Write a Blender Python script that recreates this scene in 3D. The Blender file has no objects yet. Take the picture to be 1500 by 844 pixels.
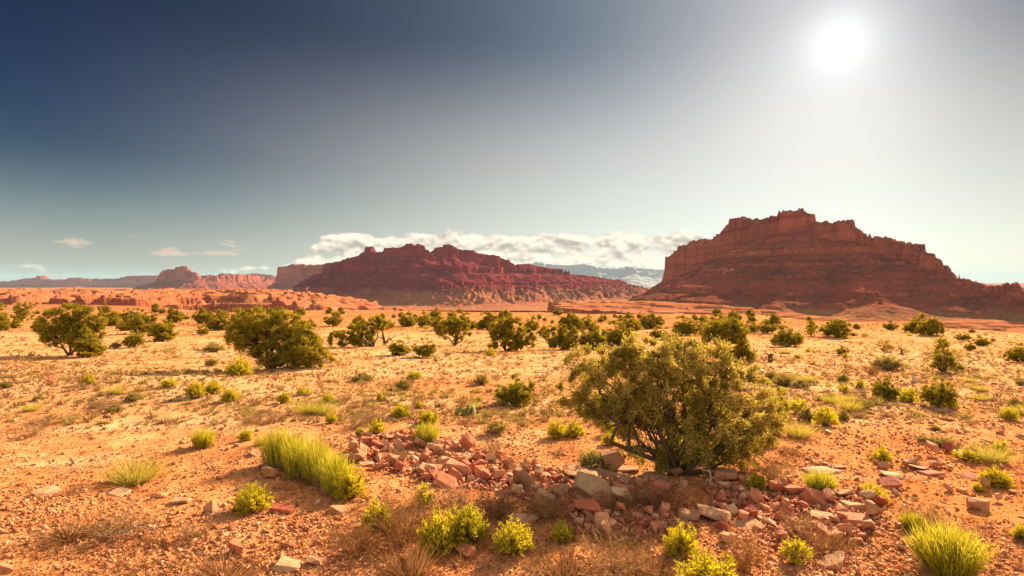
import bpy, bmesh, math, random
import numpy as np
from mathutils import Vector, Matrix, Euler

R = math.radians
C = bpy.context.scene.collection
SC = bpy.context.scene
random.seed(7)
RNG = np.random.default_rng(11)

# ------------------------------------------------------------------ camera, sky, sun, exposure
EYE = 3.0            # eye height above the ground underfoot, metres
FPX = 833.0          # focal length in pixels of the 1500 px wide photograph
HOR = 412.0          # row of the true horizon in the photograph
cam_d = bpy.data.cameras.new('camera'); cam = bpy.data.objects.new('camera', cam_d); C.objects.link(cam)
cam.location = (0, 0, EYE); cam.rotation_euler = (R(90), 0, 0)
cam_d.sensor_width = 36; cam_d.lens = 36 * FPX / 1500
cam_d.shift_y = -(422 - HOR) / 1500
cam_d.clip_start = 0.1; cam_d.clip_end = 60000
SC.camera = cam

SUN_AZ = math.atan2(1230 - 750, FPX)                      # to the right of the view axis
SUN_EL = math.atan2(HOR - 60, math.hypot(FPX, 1230 - 750))
SDIR = Vector((math.sin(SUN_AZ) * math.cos(SUN_EL), math.cos(SUN_AZ) * math.cos(SUN_EL), math.sin(SUN_EL)))
# the photograph is a stitched panorama: its shadows are shorter and swing further sideways than the place of the glare says
LAMP_AZ, LAMP_EL = R(36), R(26)
LDIR = Vector((math.sin(LAMP_AZ) * math.cos(LAMP_EL), math.cos(LAMP_AZ) * math.cos(LAMP_EL), math.sin(LAMP_EL)))
sun_d = bpy.data.lights.new('sun', 'SUN'); sun = bpy.data.objects.new('sun', sun_d); C.objects.link(sun)
sun_d.energy = 4.4; sun_d.angle = R(0.55); sun_d.color = (1.0, 0.84, 0.54)
sun.rotation_euler = LDIR.to_track_quat('Z', 'Y').to_euler()
sun.location = LDIR * 200

vs = SC.view_settings
vs.view_transform = 'Standard'; vs.look = 'None'; vs.gamma = 1.0; vs.use_curve_mapping = False
EXPO = 2.03
vs.exposure = EXPO
cy = SC.cycles
cy.max_bounces = 6; cy.diffuse_bounces = 3; cy.glossy_bounces = 2; cy.transmission_bounces = 3
cy.volume_bounces = 0; cy.transparent_max_bounces = 6
cy.caustics_reflective = False; cy.caustics_refractive = False


class NT:
    """small helper that wires shader nodes"""
    def __init__(s, tree):
        s.t = tree; tree.nodes.clear()
    def n(s, kind, ins=None, **props):
        nd = s.t.nodes.new(kind)
        for k, v in props.items(): setattr(nd, k, v)
        for k, v in (ins or {}).items(): s.set(nd.inputs[k], v)
        return nd
    def set(s, sock, v):
        if isinstance(v, bpy.types.NodeSocket): s.t.links.new(v, sock)
        elif isinstance(v, bpy.types.Node): s.t.links.new(v.outputs[0], sock)
        else:
            if isinstance(v, (tuple, list)) and len(v) == 3 and len(sock.default_value) == 4: v = (*v, 1)
            sock.default_value = v
    def m(s, op, a, b=0.0, c=None, clamp=False):
        nd = s.n('ShaderNodeMath', operation=op, use_clamp=clamp)
        s.set(nd.inputs[0], a); s.set(nd.inputs[1], b)
        if c is not None: s.set(nd.inputs[2], c)
        return nd.outputs[0]
    def vm(s, op, a, b=None, out=0):
        nd = s.n('ShaderNodeVectorMath', operation=op)
        s.set(nd.inputs[0], a)
        if b is not None: s.set(nd.inputs['Scale' if op == 'SCALE' else 1], b)
        return nd.outputs[out]
    def mix(s, f, a, b, mode='MIX'):
        nd = s.n('ShaderNodeMix', data_type='RGBA', blend_type=mode)
        s.set(nd.inputs[0], f); s.set(nd.inputs[6], a); s.set(nd.inputs[7], b)
        return nd.outputs[2]
    def ramp(s, f, stops, interp='LINEAR'):
        nd = s.n('ShaderNodeValToRGB'); cr = nd.color_ramp; cr.interpolation = interp
        while len(cr.elements) < len(stops): cr.elements.new(0.5)
        for e, (p, col) in zip(cr.elements, stops):
            e.position = p; e.color = (*col, 1) if not isinstance(col, (int, float)) else (col, col, col, 1)
        s.set(nd.inputs[0], f)
        return nd.outputs[0]
    def noise(s, vec, scale, detail=4, rough=0.55, out=0, dist=0.0):
        nd = s.n('ShaderNodeTexNoise'); s.set(nd.inputs['Vector'], vec)
        nd.inputs['Scale'].default_value = scale; nd.inputs['Detail'].default_value = detail
        nd.inputs['Roughness'].default_value = rough; nd.inputs['Distortion'].default_value = dist
        return nd.outputs[out]
    def rng(s, v, a, b, c=0.0, d=1.0, smooth=False):
        nd = s.n('ShaderNodeMapRange', interpolation_type='SMOOTHSTEP' if smooth else 'LINEAR')
        s.set(nd.inputs[0], v)
        for i, q in enumerate((a, b, c, d)): s.set(nd.inputs[i + 1], q)
        return nd.outputs[0]


def make_world():
    w = bpy.data.worlds.new('World'); SC.world = w; w.use_nodes = True
    T = NT(w.node_tree)
    g = 1.0 / 2 ** EXPO
    d = T.vm('NORMALIZE', T.n('ShaderNodeTexCoord').outputs['Generated'])
    sx = T.n('ShaderNodeSeparateXYZ', {0: d})
    X, Y, Z = sx.outputs
    el = T.m('MULTIPLY', T.m('ARCSINE', Z), 180 / math.pi)             # degrees above the horizon
    az = T.m('MULTIPLY', T.m('ARCTAN2', X, Y), 180 / math.pi)          # degrees right of the view axis
    dt = T.vm('DOT_PRODUCT', d, tuple(SDIR), out=1)
    ang = T.m('MULTIPLY', T.m('ARCCOSINE', T.m('MINIMUM', dt, 1.0)), 180 / math.pi)   # degrees from the sun
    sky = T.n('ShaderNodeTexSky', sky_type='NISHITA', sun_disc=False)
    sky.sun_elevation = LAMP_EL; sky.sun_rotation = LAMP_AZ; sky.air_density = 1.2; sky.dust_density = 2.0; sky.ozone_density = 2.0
    nish = T.mix(1.0, sky, (0.165, 0.115, 0.072), 'MULTIPLY')  # unseen sky behind and overhead, brightened and warmed to fill shaded fronts
    # deep polarised blue opposite the light, pale dusty air low down
    grad = T.ramp(T.m('DIVIDE', el, 40.0, clamp=True), [
        (0.0, (0.56 * g, 0.50 * g, 0.39 * g)), (0.085, (0.34 * g, 0.38 * g, 0.345 * g)), (0.143, (0.21 * g, 0.265 * g, 0.275 * g)), (0.20, (0.10 * g, 0.155 * g, 0.205 * g)),
        (0.27, (0.024 * g, 0.058 * g, 0.128 * g)), (0.40, (0.004 * g, 0.023 * g, 0.092 * g)), (0.55, (0.0003 * g, 0.010 * g, 0.056 * g)), (1.0, (0.002 * g, 0.006 * g, 0.03 * g))], 'B_SPLINE')
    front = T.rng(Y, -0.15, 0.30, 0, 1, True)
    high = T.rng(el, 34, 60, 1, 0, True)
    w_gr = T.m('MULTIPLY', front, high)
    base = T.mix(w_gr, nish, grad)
    def ex(a, k): return T.m('MULTIPLY', T.m('POWER', 2.71828, T.m('DIVIDE', ang, -a)), k * g)
    def gs(a, k):
        q = T.m('DIVIDE', ang, a)
        return T.m('MULTIPLY', T.m('POWER', 2.71828, T.m('MULTIPLY', T.m('MULTIPLY', q, q), -1.0)), k * g)
    side = T.rng(az, 30, 46, 1.0, 0.5, True)
    tint = T.mix(T.rng(ang, 7, 26, 0, 1, True), (1.0, 0.995, 0.955), (0.83, 1.0, 1.10))
    wide = T.mix(1.0, tint, T.m('MULTIPLY', side, T.m('MAXIMUM', T.m('SUBTRACT', ex(17.0, 0.77), 0.016 * g), 0.0)), 'MULTIPLY')
    mid = T.mix(1.0, (1.0, 0.985, 0.95), ex(5.0, 0.17), 'MULTIPLY')
    core = T.mix(1.0, (1.0, 0.98, 0.93), gs(2.5, 0.20), 'MULTIPLY')
    c = T.mix(1.0, base, wide, 'ADD'); c = T.mix(1.0, c, mid, 'ADD'); c = T.mix(1.0, c, core, 'ADD')
    # warm dusty air near the horizon below the sun
    low = T.m('MULTIPLY', T.rng(el, 8, 24, 1, 0, True), T.rng(ang, 20, 70, 1, 0, True))
    c = T.mix(1.0, c, T.mix(1.0, (1.15, 1.02, 0.74), T.m('MULTIPLY', low, 0.41 * g), 'MULTIPLY'), 'ADD')
    # cumulus bank along the horizon
    def cloud(off):
        v = T.n('ShaderNodeCombineXYZ', {0: T.m('ADD', T.m('MULTIPLY', az, 0.25), off[0]), 1: T.m('ADD', T.m('MULTIPLY', el, 0.42), off[1]), 2: 1.7})
        a = T.noise(v, 1.30, 7, 0.53)
        return a
    n0 = cloud((0, 0)); n1 = cloud((0.05, 0.16))
    big = T.noise(T.n('ShaderNodeCombineXYZ', {0: T.m('MULTIPLY', az, 0.21), 1: T.m('MULTIPLY', el, 0.12), 2: 0.4}), 1.0, 2, 0.5)
    # bank between azimuth -21 and +19, topping out at about 5 degrees; thin scraps further left
    bank_w = T.m('MULTIPLY', T.rng(az, -22.5, -17, 0, 1, True), T.rng(az, 16, 24, 1, 0.15, True))
    top = T.m('ADD', 1.8, T.m('MULTIPLY', bank_w, 3.9))
    rel = T.m('DIVIDE', el, top)
    env = T.m('MULTIPLY', T.rng(rel, 0.66, 1.12, 1, 0, True), T.rng(el, 0.2, 1.2, 0.3, 1, True))
    th = T.m('SUBTRACT', 0.88, T.m('MULTIPLY', env, T.m('ADD', 0.33, T.m('MULTIPLY', bank_w, 0.26))))
    th = T.m('ADD', th, T.m('MULTIPLY', T.m('SUBTRACT', big, 0.52), 0.42))
    dens = T.rng(T.m('SUBTRACT', n0, th), 0.0, 0.13, 0, 1, True)
    # a few lone puffs at left
    vp = T.n('ShaderNodeCombineXYZ', {0: T.m('MULTIPLY', az, 0.21), 1: T.m('MULTIPLY', el, 0.75), 2: 7.3})
    pn = T.noise(vp, 1.4, 6, 0.55)
    penv = T.m('MULTIPLY', T.m('MULTIPLY', T.rng(el, 1.2, 2.6, 0, 1, True), T.rng(el, 3.6, 5.0, 1, 0, True)), T.m('MULTIPLY', T.rng(az, -46, -38, 0, 1, True), T.rng(az, -24, -19, 1, 0, True)))
    pd = T.m('MULTIPLY', T.rng(T.m('SUBTRACT', pn, T.m('SUBTRACT', 0.95, T.m('MULTIPLY', penv, 0.43))), 0.0, 0.10, 0, 1, True), 0.85)
    lit = T.rng(T.m('SUBTRACT', n0, n1), -0.14, 0.07, 0, 1, True)
    lit = T.m('MAXIMUM', lit, T.rng(rel, 0.75, 1.05, 0, 1, True))
    ccol = T.mix(lit, (0.50 * g, 0.43 * g, 0.35 * g), (1.18 * g, 1.04 * g, 0.84 * g))
    c = T.mix(T.m('MULTIPLY', dens, 0.92), c, ccol)
    c = T.mix(pd, c, (0.80 * g, 0.60 * g, 0.47 * g))
    bg = T.n('ShaderNodeBackground', {0: c, 1: 1.0})
    T.n('ShaderNodeOutputWorld', {0: bg})
make_world()

# ------------------------------------------------------------------ noise
def _hash(ix, iy, seed):
    h = (ix.astype(np.int64) * 374761393 + iy.astype(np.int64) * 668265263 + seed * 1442695041) & 0xFFFFFFFF
    h = ((h ^ (h >> 13)) * 1274126177) & 0xFFFFFFFF
    return (h ^ (h >> 16)) & 0xFFFFFFFF
def gnoise(x, y, seed=0):
    x = np.asarray(x, float); y = np.asarray(y, float)
    ix = np.floor(x); iy = np.floor(y); fx = x - ix; fy = y - iy
    u = fx * fx * fx * (fx * (fx * 6 - 15) + 10); v = fy * fy * fy * (fy * (fy * 6 - 15) + 10)
    def gr(dx, dy):
        a = _hash(ix + dx, iy + dy, seed) * (2 * math.pi / 4294967296.0)
        return np.cos(a) * (fx - dx) + np.sin(a) * (fy - dy)
    n00, n10, n01, n11 = gr(0, 0), gr(1, 0), gr(0, 1), gr(1, 1)
    return 1.45 * ((n00 * (1 - u) + n10 * u) * (1 - v) + (n01 * (1 - u) + n11 * u) * v)
def fbm(x, y, oct=4, seed=0, gain=0.5, lac=2.03):
    s = 0; a = 1; tot = 0
    for o in range(oct):
        s = s + a * gnoise(x + 13.7 * o, y - 7.1 * o, seed + o); tot += a
        x, y = (x * 0.8 - y * 0.6) * lac, (x * 0.6 + y * 0.8) * lac; a *= gain
    return s / tot
def ridged(x, y, oct=3, seed=0):
    s = 0; a = 1; tot = 0
    for o in range(oct):
        s = s + a * (1 - np.abs(gnoise(x, y, seed + o)) * 1.6); tot += a
        x = x * 2.1 + 5.3; y = y * 2.1 - 2.2; a *= 0.5
    return s / tot
def sst(a, b, t):
    q = np.clip((t - a) / (b - a), 0, 1); return q * q * (3 - 2 * q)
def lerp(a, b, t): return a + (b - a) * t

# ------------------------------------------------------------------ mesh helpers
def make_mesh(name, verts, quads=None, tris=None, smooth=False):
    me = bpy.data.meshes.new(name)
    verts = np.ascontiguousarray(verts, dtype=np.float32)
    quads = np.zeros((0, 4), np.int32) if quads is None else np.asarray(quads, np.int32)
    tris = np.zeros((0, 3), np.int32) if tris is None else np.asarray(tris, np.int32)
    nq, nt = len(quads), len(tris)
    me.vertices.add(len(verts)); me.vertices.foreach_set('co', verts.ravel())
    idx = np.concatenate([quads.ravel(), tris.ravel()]).astype(np.int32)
    me.loops.add(len(idx)); me.loops.foreach_set('vertex_index', idx)
    st = np.concatenate([np.arange(nq) * 4, nq * 4 + np.arange(nt) * 3]).astype(np.int32)
    me.polygons.add(nq + nt); me.polygons.foreach_set('loop_start', st)
    if smooth: me.polygons.foreach_set('use_smooth', np.ones(nq + nt, bool))
    me.update(calc_edges=True); me.validate()
    return me
def link(name, me, mat=None, parent=None):
    if mat is not None and not me.materials: me.materials.append(mat)
    o = bpy.data.objects.new(name, me); C.objects.link(o)
    if parent: o.parent = parent
    return o
def empty(name, loc):
    o = bpy.data.objects.new(name, None); o.location = loc; o.empty_display_size = 0.2; C.objects.link(o); return o
def tag(o, label=None, cat=None, group=None, kind=None):
    if label: o['label'] = label
    if cat: o['category'] = cat
    if group: o['group'] = group
    if kind: o['kind'] = kind
    return o
def grid_quads(nr, nc, wrap=False):
    i = np.arange(nr - 1)[:, None]; j = np.arange(nc if wrap else nc - 1)[None, :]
    j2 = (j + 1) % nc
    return np.stack([(i * nc + j + 0 * i), (i * nc + j2), ((i + 1) * nc + j2), ((i + 1) * nc + j)], -1).reshape(-1, 4)
# ------------------------------------------------------------------ rock and soil materials
def mat_new(name):
    m = bpy.data.materials.new(name); m.use_nodes = True
    return m, NT(m.node_tree)
def finish(T, col, rough=0.9, bump=None, spec=0.2):
    b = T.n('ShaderNodeBsdfPrincipled', {'Base Color': col, 'Roughness': rough, 'Specular IOR Level': spec})
    if bump is not None: T.set(b.inputs['Normal'], bump)
    T.n('ShaderNodeOutputMaterial', {0: b})
def bump(T, h, dist, strength=1.0, normal=None):
    nd = T.n('ShaderNodeBump', {'Height': h, 'Distance': dist, 'Strength': strength})
    if normal is not None: T.set(nd.inputs['Normal'], normal)
    return nd.outputs[0]

def ground_material():
    m, T = mat_new('desert_soil')
    geo = T.n('ShaderNodeNewGeometry'); P = geo.outputs['Position']
    nz = T.n('ShaderNodeSeparateXYZ', {0: geo.outputs['Normal']}).outputs[2]
    sp = T.n('ShaderNodeSeparateXYZ', {0: P}); px, py, pz = sp.outputs
    a = T.noise(P, 0.16, 5, 0.6); b = T.noise(P, 1.3, 5, 0.65); c = T.noise(P, 9.0, 4, 0.7); d = T.noise(P, 45.0, 3, 0.7)
    soil = T.ramp(b, [(0.30, (0.38, 0.118, 0.040)), (0.5, (0.49, 0.175, 0.060)), (0.68, (0.56, 0.24, 0.090))])
    pale = T.ramp(b, [(0.30, (0.44, 0.195, 0.080)), (0.55, (0.54, 0.28, 0.125)), (0.72, (0.63, 0.40, 0.215))])
    far = T.rng(T.m('ADD', py, T.m('MULTIPLY', T.m('SUBTRACT', a, 0.5), 14)), 7, 17, 0, 1, True)
    col = T.mix(T.m('MULTIPLY', far, T.rng(a, 0.33, 0.62, 0.35, 1.0, True)), soil, pale)
    wash = T.noise(T.vm('MULTIPLY', P, (0.09, 0.30, 0.1)), 1.0, 4, 0.55, 0, 0.6)
    col = T.mix(T.rng(wash, 0.57, 0.66, 0, 0.7, True), col, (0.60, 0.36, 0.185))
    red = T.m('MULTIPLY', T.rng(T.noise(T.vm('MULTIPLY', P, (0.035, 0.09, 0.05)), 1.0, 5, 0.6), 0.42, 0.62, 0, 1, True), 0.75)
    col = T.mix(red, col, T.mix(1.0, col, (0.92, 0.66, 0.52), 'MULTIPLY'))
    col = T.mix(T.m('MULTIPLY', T.rng(py, 35, 110, 0, 1, True), 0.8), col, T.mix(1.0, col, (0.84, 0.63, 0.50), 'MULTIPLY'))
    # grit: dark and light specks of gravel
    col = T.mix(T.rng(c, 0.56, 0.70, 0, 0.55), col, (0.24, 0.085, 0.038))
    col = T.mix(T.rng(d, 0.60, 0.72, 0, 0.55), col, (0.58, 0.34, 0.19))
    # red sandstone ledges where the ground is steep, layered
    wob = T.noise(P, 0.05, 3, 0.5)
    st = T.noise(T.n('ShaderNodeCombineXYZ', {2: T.m('ADD', T.m('MULTIPLY', pz, 0.55), T.m('MULTIPLY', wob, 2.5))}), 1.0, 4, 0.7)
    ledge = T.ramp(st, [(0.30, (0.13, 0.032, 0.020)), (0.48, (0.24, 0.060, 0.032)), (0.60, (0.32, 0.095, 0.048)), (0.72, (0.42, 0.18, 0.095))])
    steep = T.rng(nz, 0.93, 0.70, 0, 1, True)
    dist = T.rng(py, 150, 230, 0, 1)
    col = T.mix(T.m('MULTIPLY', steep, T.rng(py, 40, 60, 0.2, 1)), col, ledge)
    mound = T.ramp(T.noise(P, 0.035, 5, 0.6), [(0.35, (0.23, 0.066, 0.033)), (0.55, (0.31, 0.102, 0.050)), (0.7, (0.39, 0.155, 0.08))])
    flat = T.m('MULTIPLY', T.m('SUBTRACT', 1.0, steep), T.m('MULTIPLY', dist, 0.85))
    col = T.mix(flat, col, mound)
    # dotted scrub far across the benches
    vor = T.n('ShaderNodeTexVoronoi', {'Vector': P, 'Scale': 0.22}, feature='F1')
    dots = T.m('MULTIPLY', T.rng(vor.outputs[0], 0.16, 0.30, 1, 0), T.rng(py, 190, 260, 0, 0.55))
    col = T.mix(T.m('MULTIPLY', dots, T.rng(nz, 0.8, 0.95, 0, 1)), col, (0.10, 0.065, 0.028))
    h = T.m('ADD', T.m('MULTIPLY', c, 0.6), T.m('MULTIPLY', d, 0.25))
    h = T.m('ADD', h, T.m('MULTIPLY', b, 1.2))
    finish(T, col, 0.95, bump(T, h, 0.06, 0.9), 0.0)
    return m

def mesa_material(name, unit, cols, talus, streak=1.0, foot=None):
    """layered sandstone: bands by height, vertical stains on cliffs, scree on the slopes. UNIT: metres per band"""
    m, T = mat_new(name)
    geo = T.n('ShaderNodeNewGeometry'); P = geo.outputs['Position']
    nz = T.n('ShaderNodeSeparateXYZ', {0: geo.outputs['Normal']}).outputs[2]
    px, py, pz = T.n('ShaderNodeSeparateXYZ', {0: P}).outputs
    k = 1.0 / unit
    wob = T.noise(P, 0.12 * k, 4, 0.5)
    v = T.n('ShaderNodeCombineXYZ', {0: T.m('MULTIPLY', px, 0.006 * k), 1: T.m('MULTIPLY', py, 0.006 * k), 2: T.m('ADD', T.m('MULTIPLY', pz, 0.34 * k), T.m('MULTIPLY', wob, 1.5))})
    st = T.noise(v, 1.0, 6, 0.72)
    rock = T.ramp(st, [(0.28, cols[0]), (0.42, cols[1]), (0.52, cols[2]), (0.62, cols[1]), (0.74, cols[3])])
    stn = T.noise(T.vm('MULTIPLY', P, (0.55 * k, 0.55 * k, 0.035 * k)), 1.0, 5, 0.65)
    rock = T.mix(T.rng(stn, 0.50, 0.70, 0, 0.65 * streak), rock, cols[0])
    scr = T.noise(P, 0.16 * k, 7, 0.68)
    tal = T.ramp(scr, [(0.30, talus[0]), (0.50, talus[1]), (0.64, talus[2]), (0.76, talus[3])])
    tal = T.mix(T.rng(st, 0.40, 0.62, 0.0, 0.55), tal, cols[1])
    slope = T.m('ADD', nz, T.m('MULTIPLY', T.m('SUBTRACT', scr, 0.5), 0.5))
    col = T.mix(T.rng(slope, 0.52, 0.78, 0, 1, True), rock, tal)
    boul = T.n('ShaderNodeTexVoronoi', {'Vector': P, 'Scale': 0.33 * k}, feature='F1')
    col = T.mix(T.m('MULTIPLY', T.rng(boul.outputs[0], 0.10, 0.22, 0.75, 0), T.rng(nz, 0.5, 0.8, 0, 1)), col, talus[3])
    shr = T.n('ShaderNodeTexVoronoi', {'Vector': P, 'Scale': 0.5 * k}, feature='F1')
    col = T.mix(T.m('MULTIPLY', T.rng(shr.outputs[0], 0.16, 0.34, 0.6, 0), T.rng(nz, 0.55, 0.85, 0, 1)), col, (0.06, 0.05, 0.025))
    if foot:
        fz = T.rng(T.m('ADD', pz, T.m('MULTIPLY', T.m('SUBTRACT', scr, 0.5), 40)), foot[0], foot[1], 0, 1, True)
        col = T.mix(fz, col, T.ramp(st, [(0.36, foot[2]), (0.5, foot[3]), (0.62, foot[4])]))
    h = T.m('ADD', T.m('MULTIPLY', T.noise(P, 0.5 * k, 7, 0.7), 1.2), T.m('ADD', T.m('MULTIPLY', st, 0.9), T.m('MULTIPLY', stn, 0.8)))
    finish(T, col, 0.95, bump(T, h, 2.4 * unit, 0.8), 0.0)
    return m

# ------------------------------------------------------------------ the ground
G_Y = [-60, 5.8, 9.2, 15, 22.5, 33, 50, 85, 135, 185, 230, 300]
G_D = [3.0, 3.0, 3.18, 3.39, 3.73, 4.28, 5.28, 6.94, 8.6, 9.55, 9.5, 9.6]
RIM_PX = [-900, 0, 150, 250, 300, 450, 560, 750, 900, 1100, 1200, 1300, 1400, 1500, 2300]
RIM_Y = [235, 232, 226, 205, 172, 184, 186, 168, 158, 146, 122, 98, 76, 60, 45]
FLOOR = -52.0
def pxcol(x, y):
    return np.clip(750 + FPX * x / np.maximum(y, 2.0), -900, 2300)
def ground_z(x, y):
    x = np.asarray(x, float); y = np.asarray(y, float)
    px = pxcol(x, y)
    z = -np.interp(y, G_Y, G_D)
    near = np.clip(1 - y / 45, 0, 1)
    z = z + 0.16 * fbm(x / 7, y / 7, 3, 3) * sst(2, 9, np.abs(y) + 2) + 0.045 * fbm(x / 1.3, y / 1.3, 3, 5) * (0.4 + near) + 0.35 * fbm(x / 38, y / 38, 2, 9) * sst(15, 60, y)
    z = z + near * 0.014 * fbm(x / 0.22, y / 0.22, 3, 6)
    # the rise that carries the rubble, and the rocky shoulder at left
    z = z + 0.25 * np.exp(-(((x + 14.5) / 6) ** 2 + ((y - 19.5) / 4) ** 2))
    rimn = 9 * fbm(x / 26, y / 26, 4, 21)
    t = y - np.interp(px, RIM_PX, RIM_Y) - rimn
    cl = 0.22 * sst(0, 5, t) + 0.10 * sst(5, 14, t) + 0.25 * sst(14, 18, t) + 0.43 * sst(18, 42, t)
    floor = FLOOR - 0.014 * np.maximum(y - 800, 0)
    z = lerp(z, floor, cl)
    far = y > 120
    if np.any(far):
        xf, yf, pf = x[far], y[far], px[far]
        zz = z[far]
        # left bench with rows of scalloped mounds
        F = np.interp(pf, [-900, 0, 200, 245, 300, 400, 460, 560], [268, 270, 268, 300, 318, 300, 292, 330])
        B = np.interp(pf, [-900, 0, 300, 480, 560], [640, 600, 600, 640, 640])
        sc = ridged(xf / 34, yf / 40, 3, 31) * 13 - 8 + 22 * fbm(xf / 70, yf / 70, 2, 32) + 5 * fbm(xf / 9, yf / 9, 3, 33)
        e = np.minimum(np.minimum(yf - F, B - yf), (560 - pf) * yf / FPX) + sc
        row = (yf - F) / 52 + 0.55 * fbm(xf / 45, yf / 60, 3, 35)
        fr = row - np.floor(row)
        step = sst(0.0, 0.16, fr) * (1 - sst(0.35, 0.98, fr))
        md = np.clip(1.15 - 2.3 * np.abs(gnoise(xf / 13 + 0.6 * fbm(xf / 30, yf / 30, 2, 36), np.floor(row) * 7.3 + yf / 90, 37)), 0, 1)
        top = np.interp(pf, [0, 400, 470, 560], [-12.2, -12.4, -17.5, -27.0]) + step * (0.8 + 4.4 * md) + 0.6 * fbm(xf / 7, yf / 7, 3, 38)
        wall = 0.20 * sst(0, 1.6, e) + 0.04 * sst(-9, 0, e) + 0.14 * sst(-11, -9, e) + 0.62 * sst(-60, -11, e)
        rill = 1.6 * np.abs(gnoise(xf / 5.5, yf / 40, 39)) * (1 - np.abs(2 * wall - 1))
        zz = np.maximum(zz, lerp(FLOOR, top, wall) - rill)
        # right bench: stepped tan ledges below the big mesa
        F = np.interp(pf, [700, 800, 860, 930, 1000, 1100, 1200, 1300, 1400, 1500, 2300], [520, 470, 440, 405, 335, 312, 292, 268, 252, 242, 200])
        side = (pf - 815) * yf / FPX
        e = np.minimum(yf - F, side) + ridged(xf / 48, yf / 40, 3, 41) * 34 - 20 + 6 * fbm(xf / 10, yf / 10, 3, 43)
        B = np.interp(pf, [700, 860, 950, 1100, 2300], [600, 620, 680, 760, 760])
        e = np.minimum(e, (B - yf) * 0.8 + 20 * fbm(xf / 40, yf / 40, 3, 44))
        e2 = yf - F - 70 + 90 * fbm(xf / 60, yf / 60, 4, 45)
        e3 = yf - F - 150 + 110 * fbm(xf / 70, yf / 70, 4, 47)
        top = np.interp(pf, [700, 1060, 1200, 2300], [-21.5, -22.5, -31.0, -33.0]) - 0.022 * np.maximum(yf - F, 0) + 1.5 * sst(0, 3, e2) + 0.8 * sst(3, 26, e2) + 1.8 * sst(0, 3, e3) + 1.0 * sst(3, 30, e3) + 1.8 * fbm(xf / 42, yf / 42, 4, 48)
        wall = 0.34 * sst(0, 3.0, e) + 0.26 * sst(-16, 0, e) + 0.4 * sst(-44, -16, e)
        zz = np.maximum(zz, lerp(FLOOR, top, wall) - 1.2 * np.abs(gnoise(xf / 7, yf / 40, 49)) * (1 - np.abs(2 * wall - 1)))
        wv = 1.3 * fbm(xf / 60, yf / 60, 3, 61) + 0.7 * fbm(xf / 10, yf / 10, 3, 62)
        ph = (zz + wv) / 2.1; fl = np.floor(ph); fr = ph - fl
        bed = 0.5 + 0.45 * np.sin(fl * 7.13)
        zz = np.where(yf > 236, zz + 2.1 * (sst(0.70, 0.82, fr) - fr) * bed * 1.1 * sst(236, 262, yf) * (1 - sst(900, 1200, yf)), zz)
        z[far] = zz
    return z + EYE
def gz(x, y): return float(ground_z(np.array([x]), np.array([y]))[0])
def at(px, py):
    """the point of the ground seen at a pixel of the photograph"""
    lo, hi = 3.0, 240.0
    ys = np.geomspace(lo, hi, 700); xs = (px - 750) / FPX * ys
    zs = ground_z(xs, ys); line = EYE - (py - HOR) / FPX * ys
    k = np.argmax(zs >= line)
    if not (zs >= line).any(): k = len(ys) - 1
    a, b = ys[max(k - 1, 0)], ys[k]
    for _ in range(18):
        mmid = 0.5 * (a + b)
        if gz((px - 750) / FPX * mmid, mmid) >= EYE - (py - HOR) / FPX * mmid: b = mmid
        else: a = mmid
    y = 0.5 * (a + b); x = (px - 750) / FPX * y
    return Vector((x, y, gz(x, y)))

SOIL = ground_material()
def build_ground():
    fr = np.arctan2(np.arange(-190, 1691, 2.1) - 750, FPX)
    back = np.linspace(fr[-1], fr[0] + 2 * math.pi, 60)[1:-1]
    az = np.concatenate([fr, back])
    d = np.concatenate([[0.3, 1, 2, 3], np.geomspace(4, 130, 430), np.linspace(132, 760, 420), np.geomspace(775, 20500, 44)])
    X = d[:, None] * np.sin(az)[None, :]; Y = d[:, None] * np.cos(az)[None, :]
    Z = ground_z(X.ravel(), Y.ravel())
    V = np.stack([X.ravel(), Y.ravel(), Z], -1)
    nc = len(az)
    V = np.concatenate([V, [[0, 0, gz(0, 0)]]])
    c0 = len(V) - 1
    j = np.arange(nc)
    tris = np.stack([np.full(nc, c0), (j + 1) % nc, j], -1)[:, ::-1]
    q = grid_quads(len(d), nc, True)[:, ::-1]
    return tag(link('ground', make_mesh('ground', V, q, tris[:, ::-1], True), SOIL), 'orange desert plain of soil and grit dropping into a canyon', 'ground', kind='structure')
build_ground()

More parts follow.
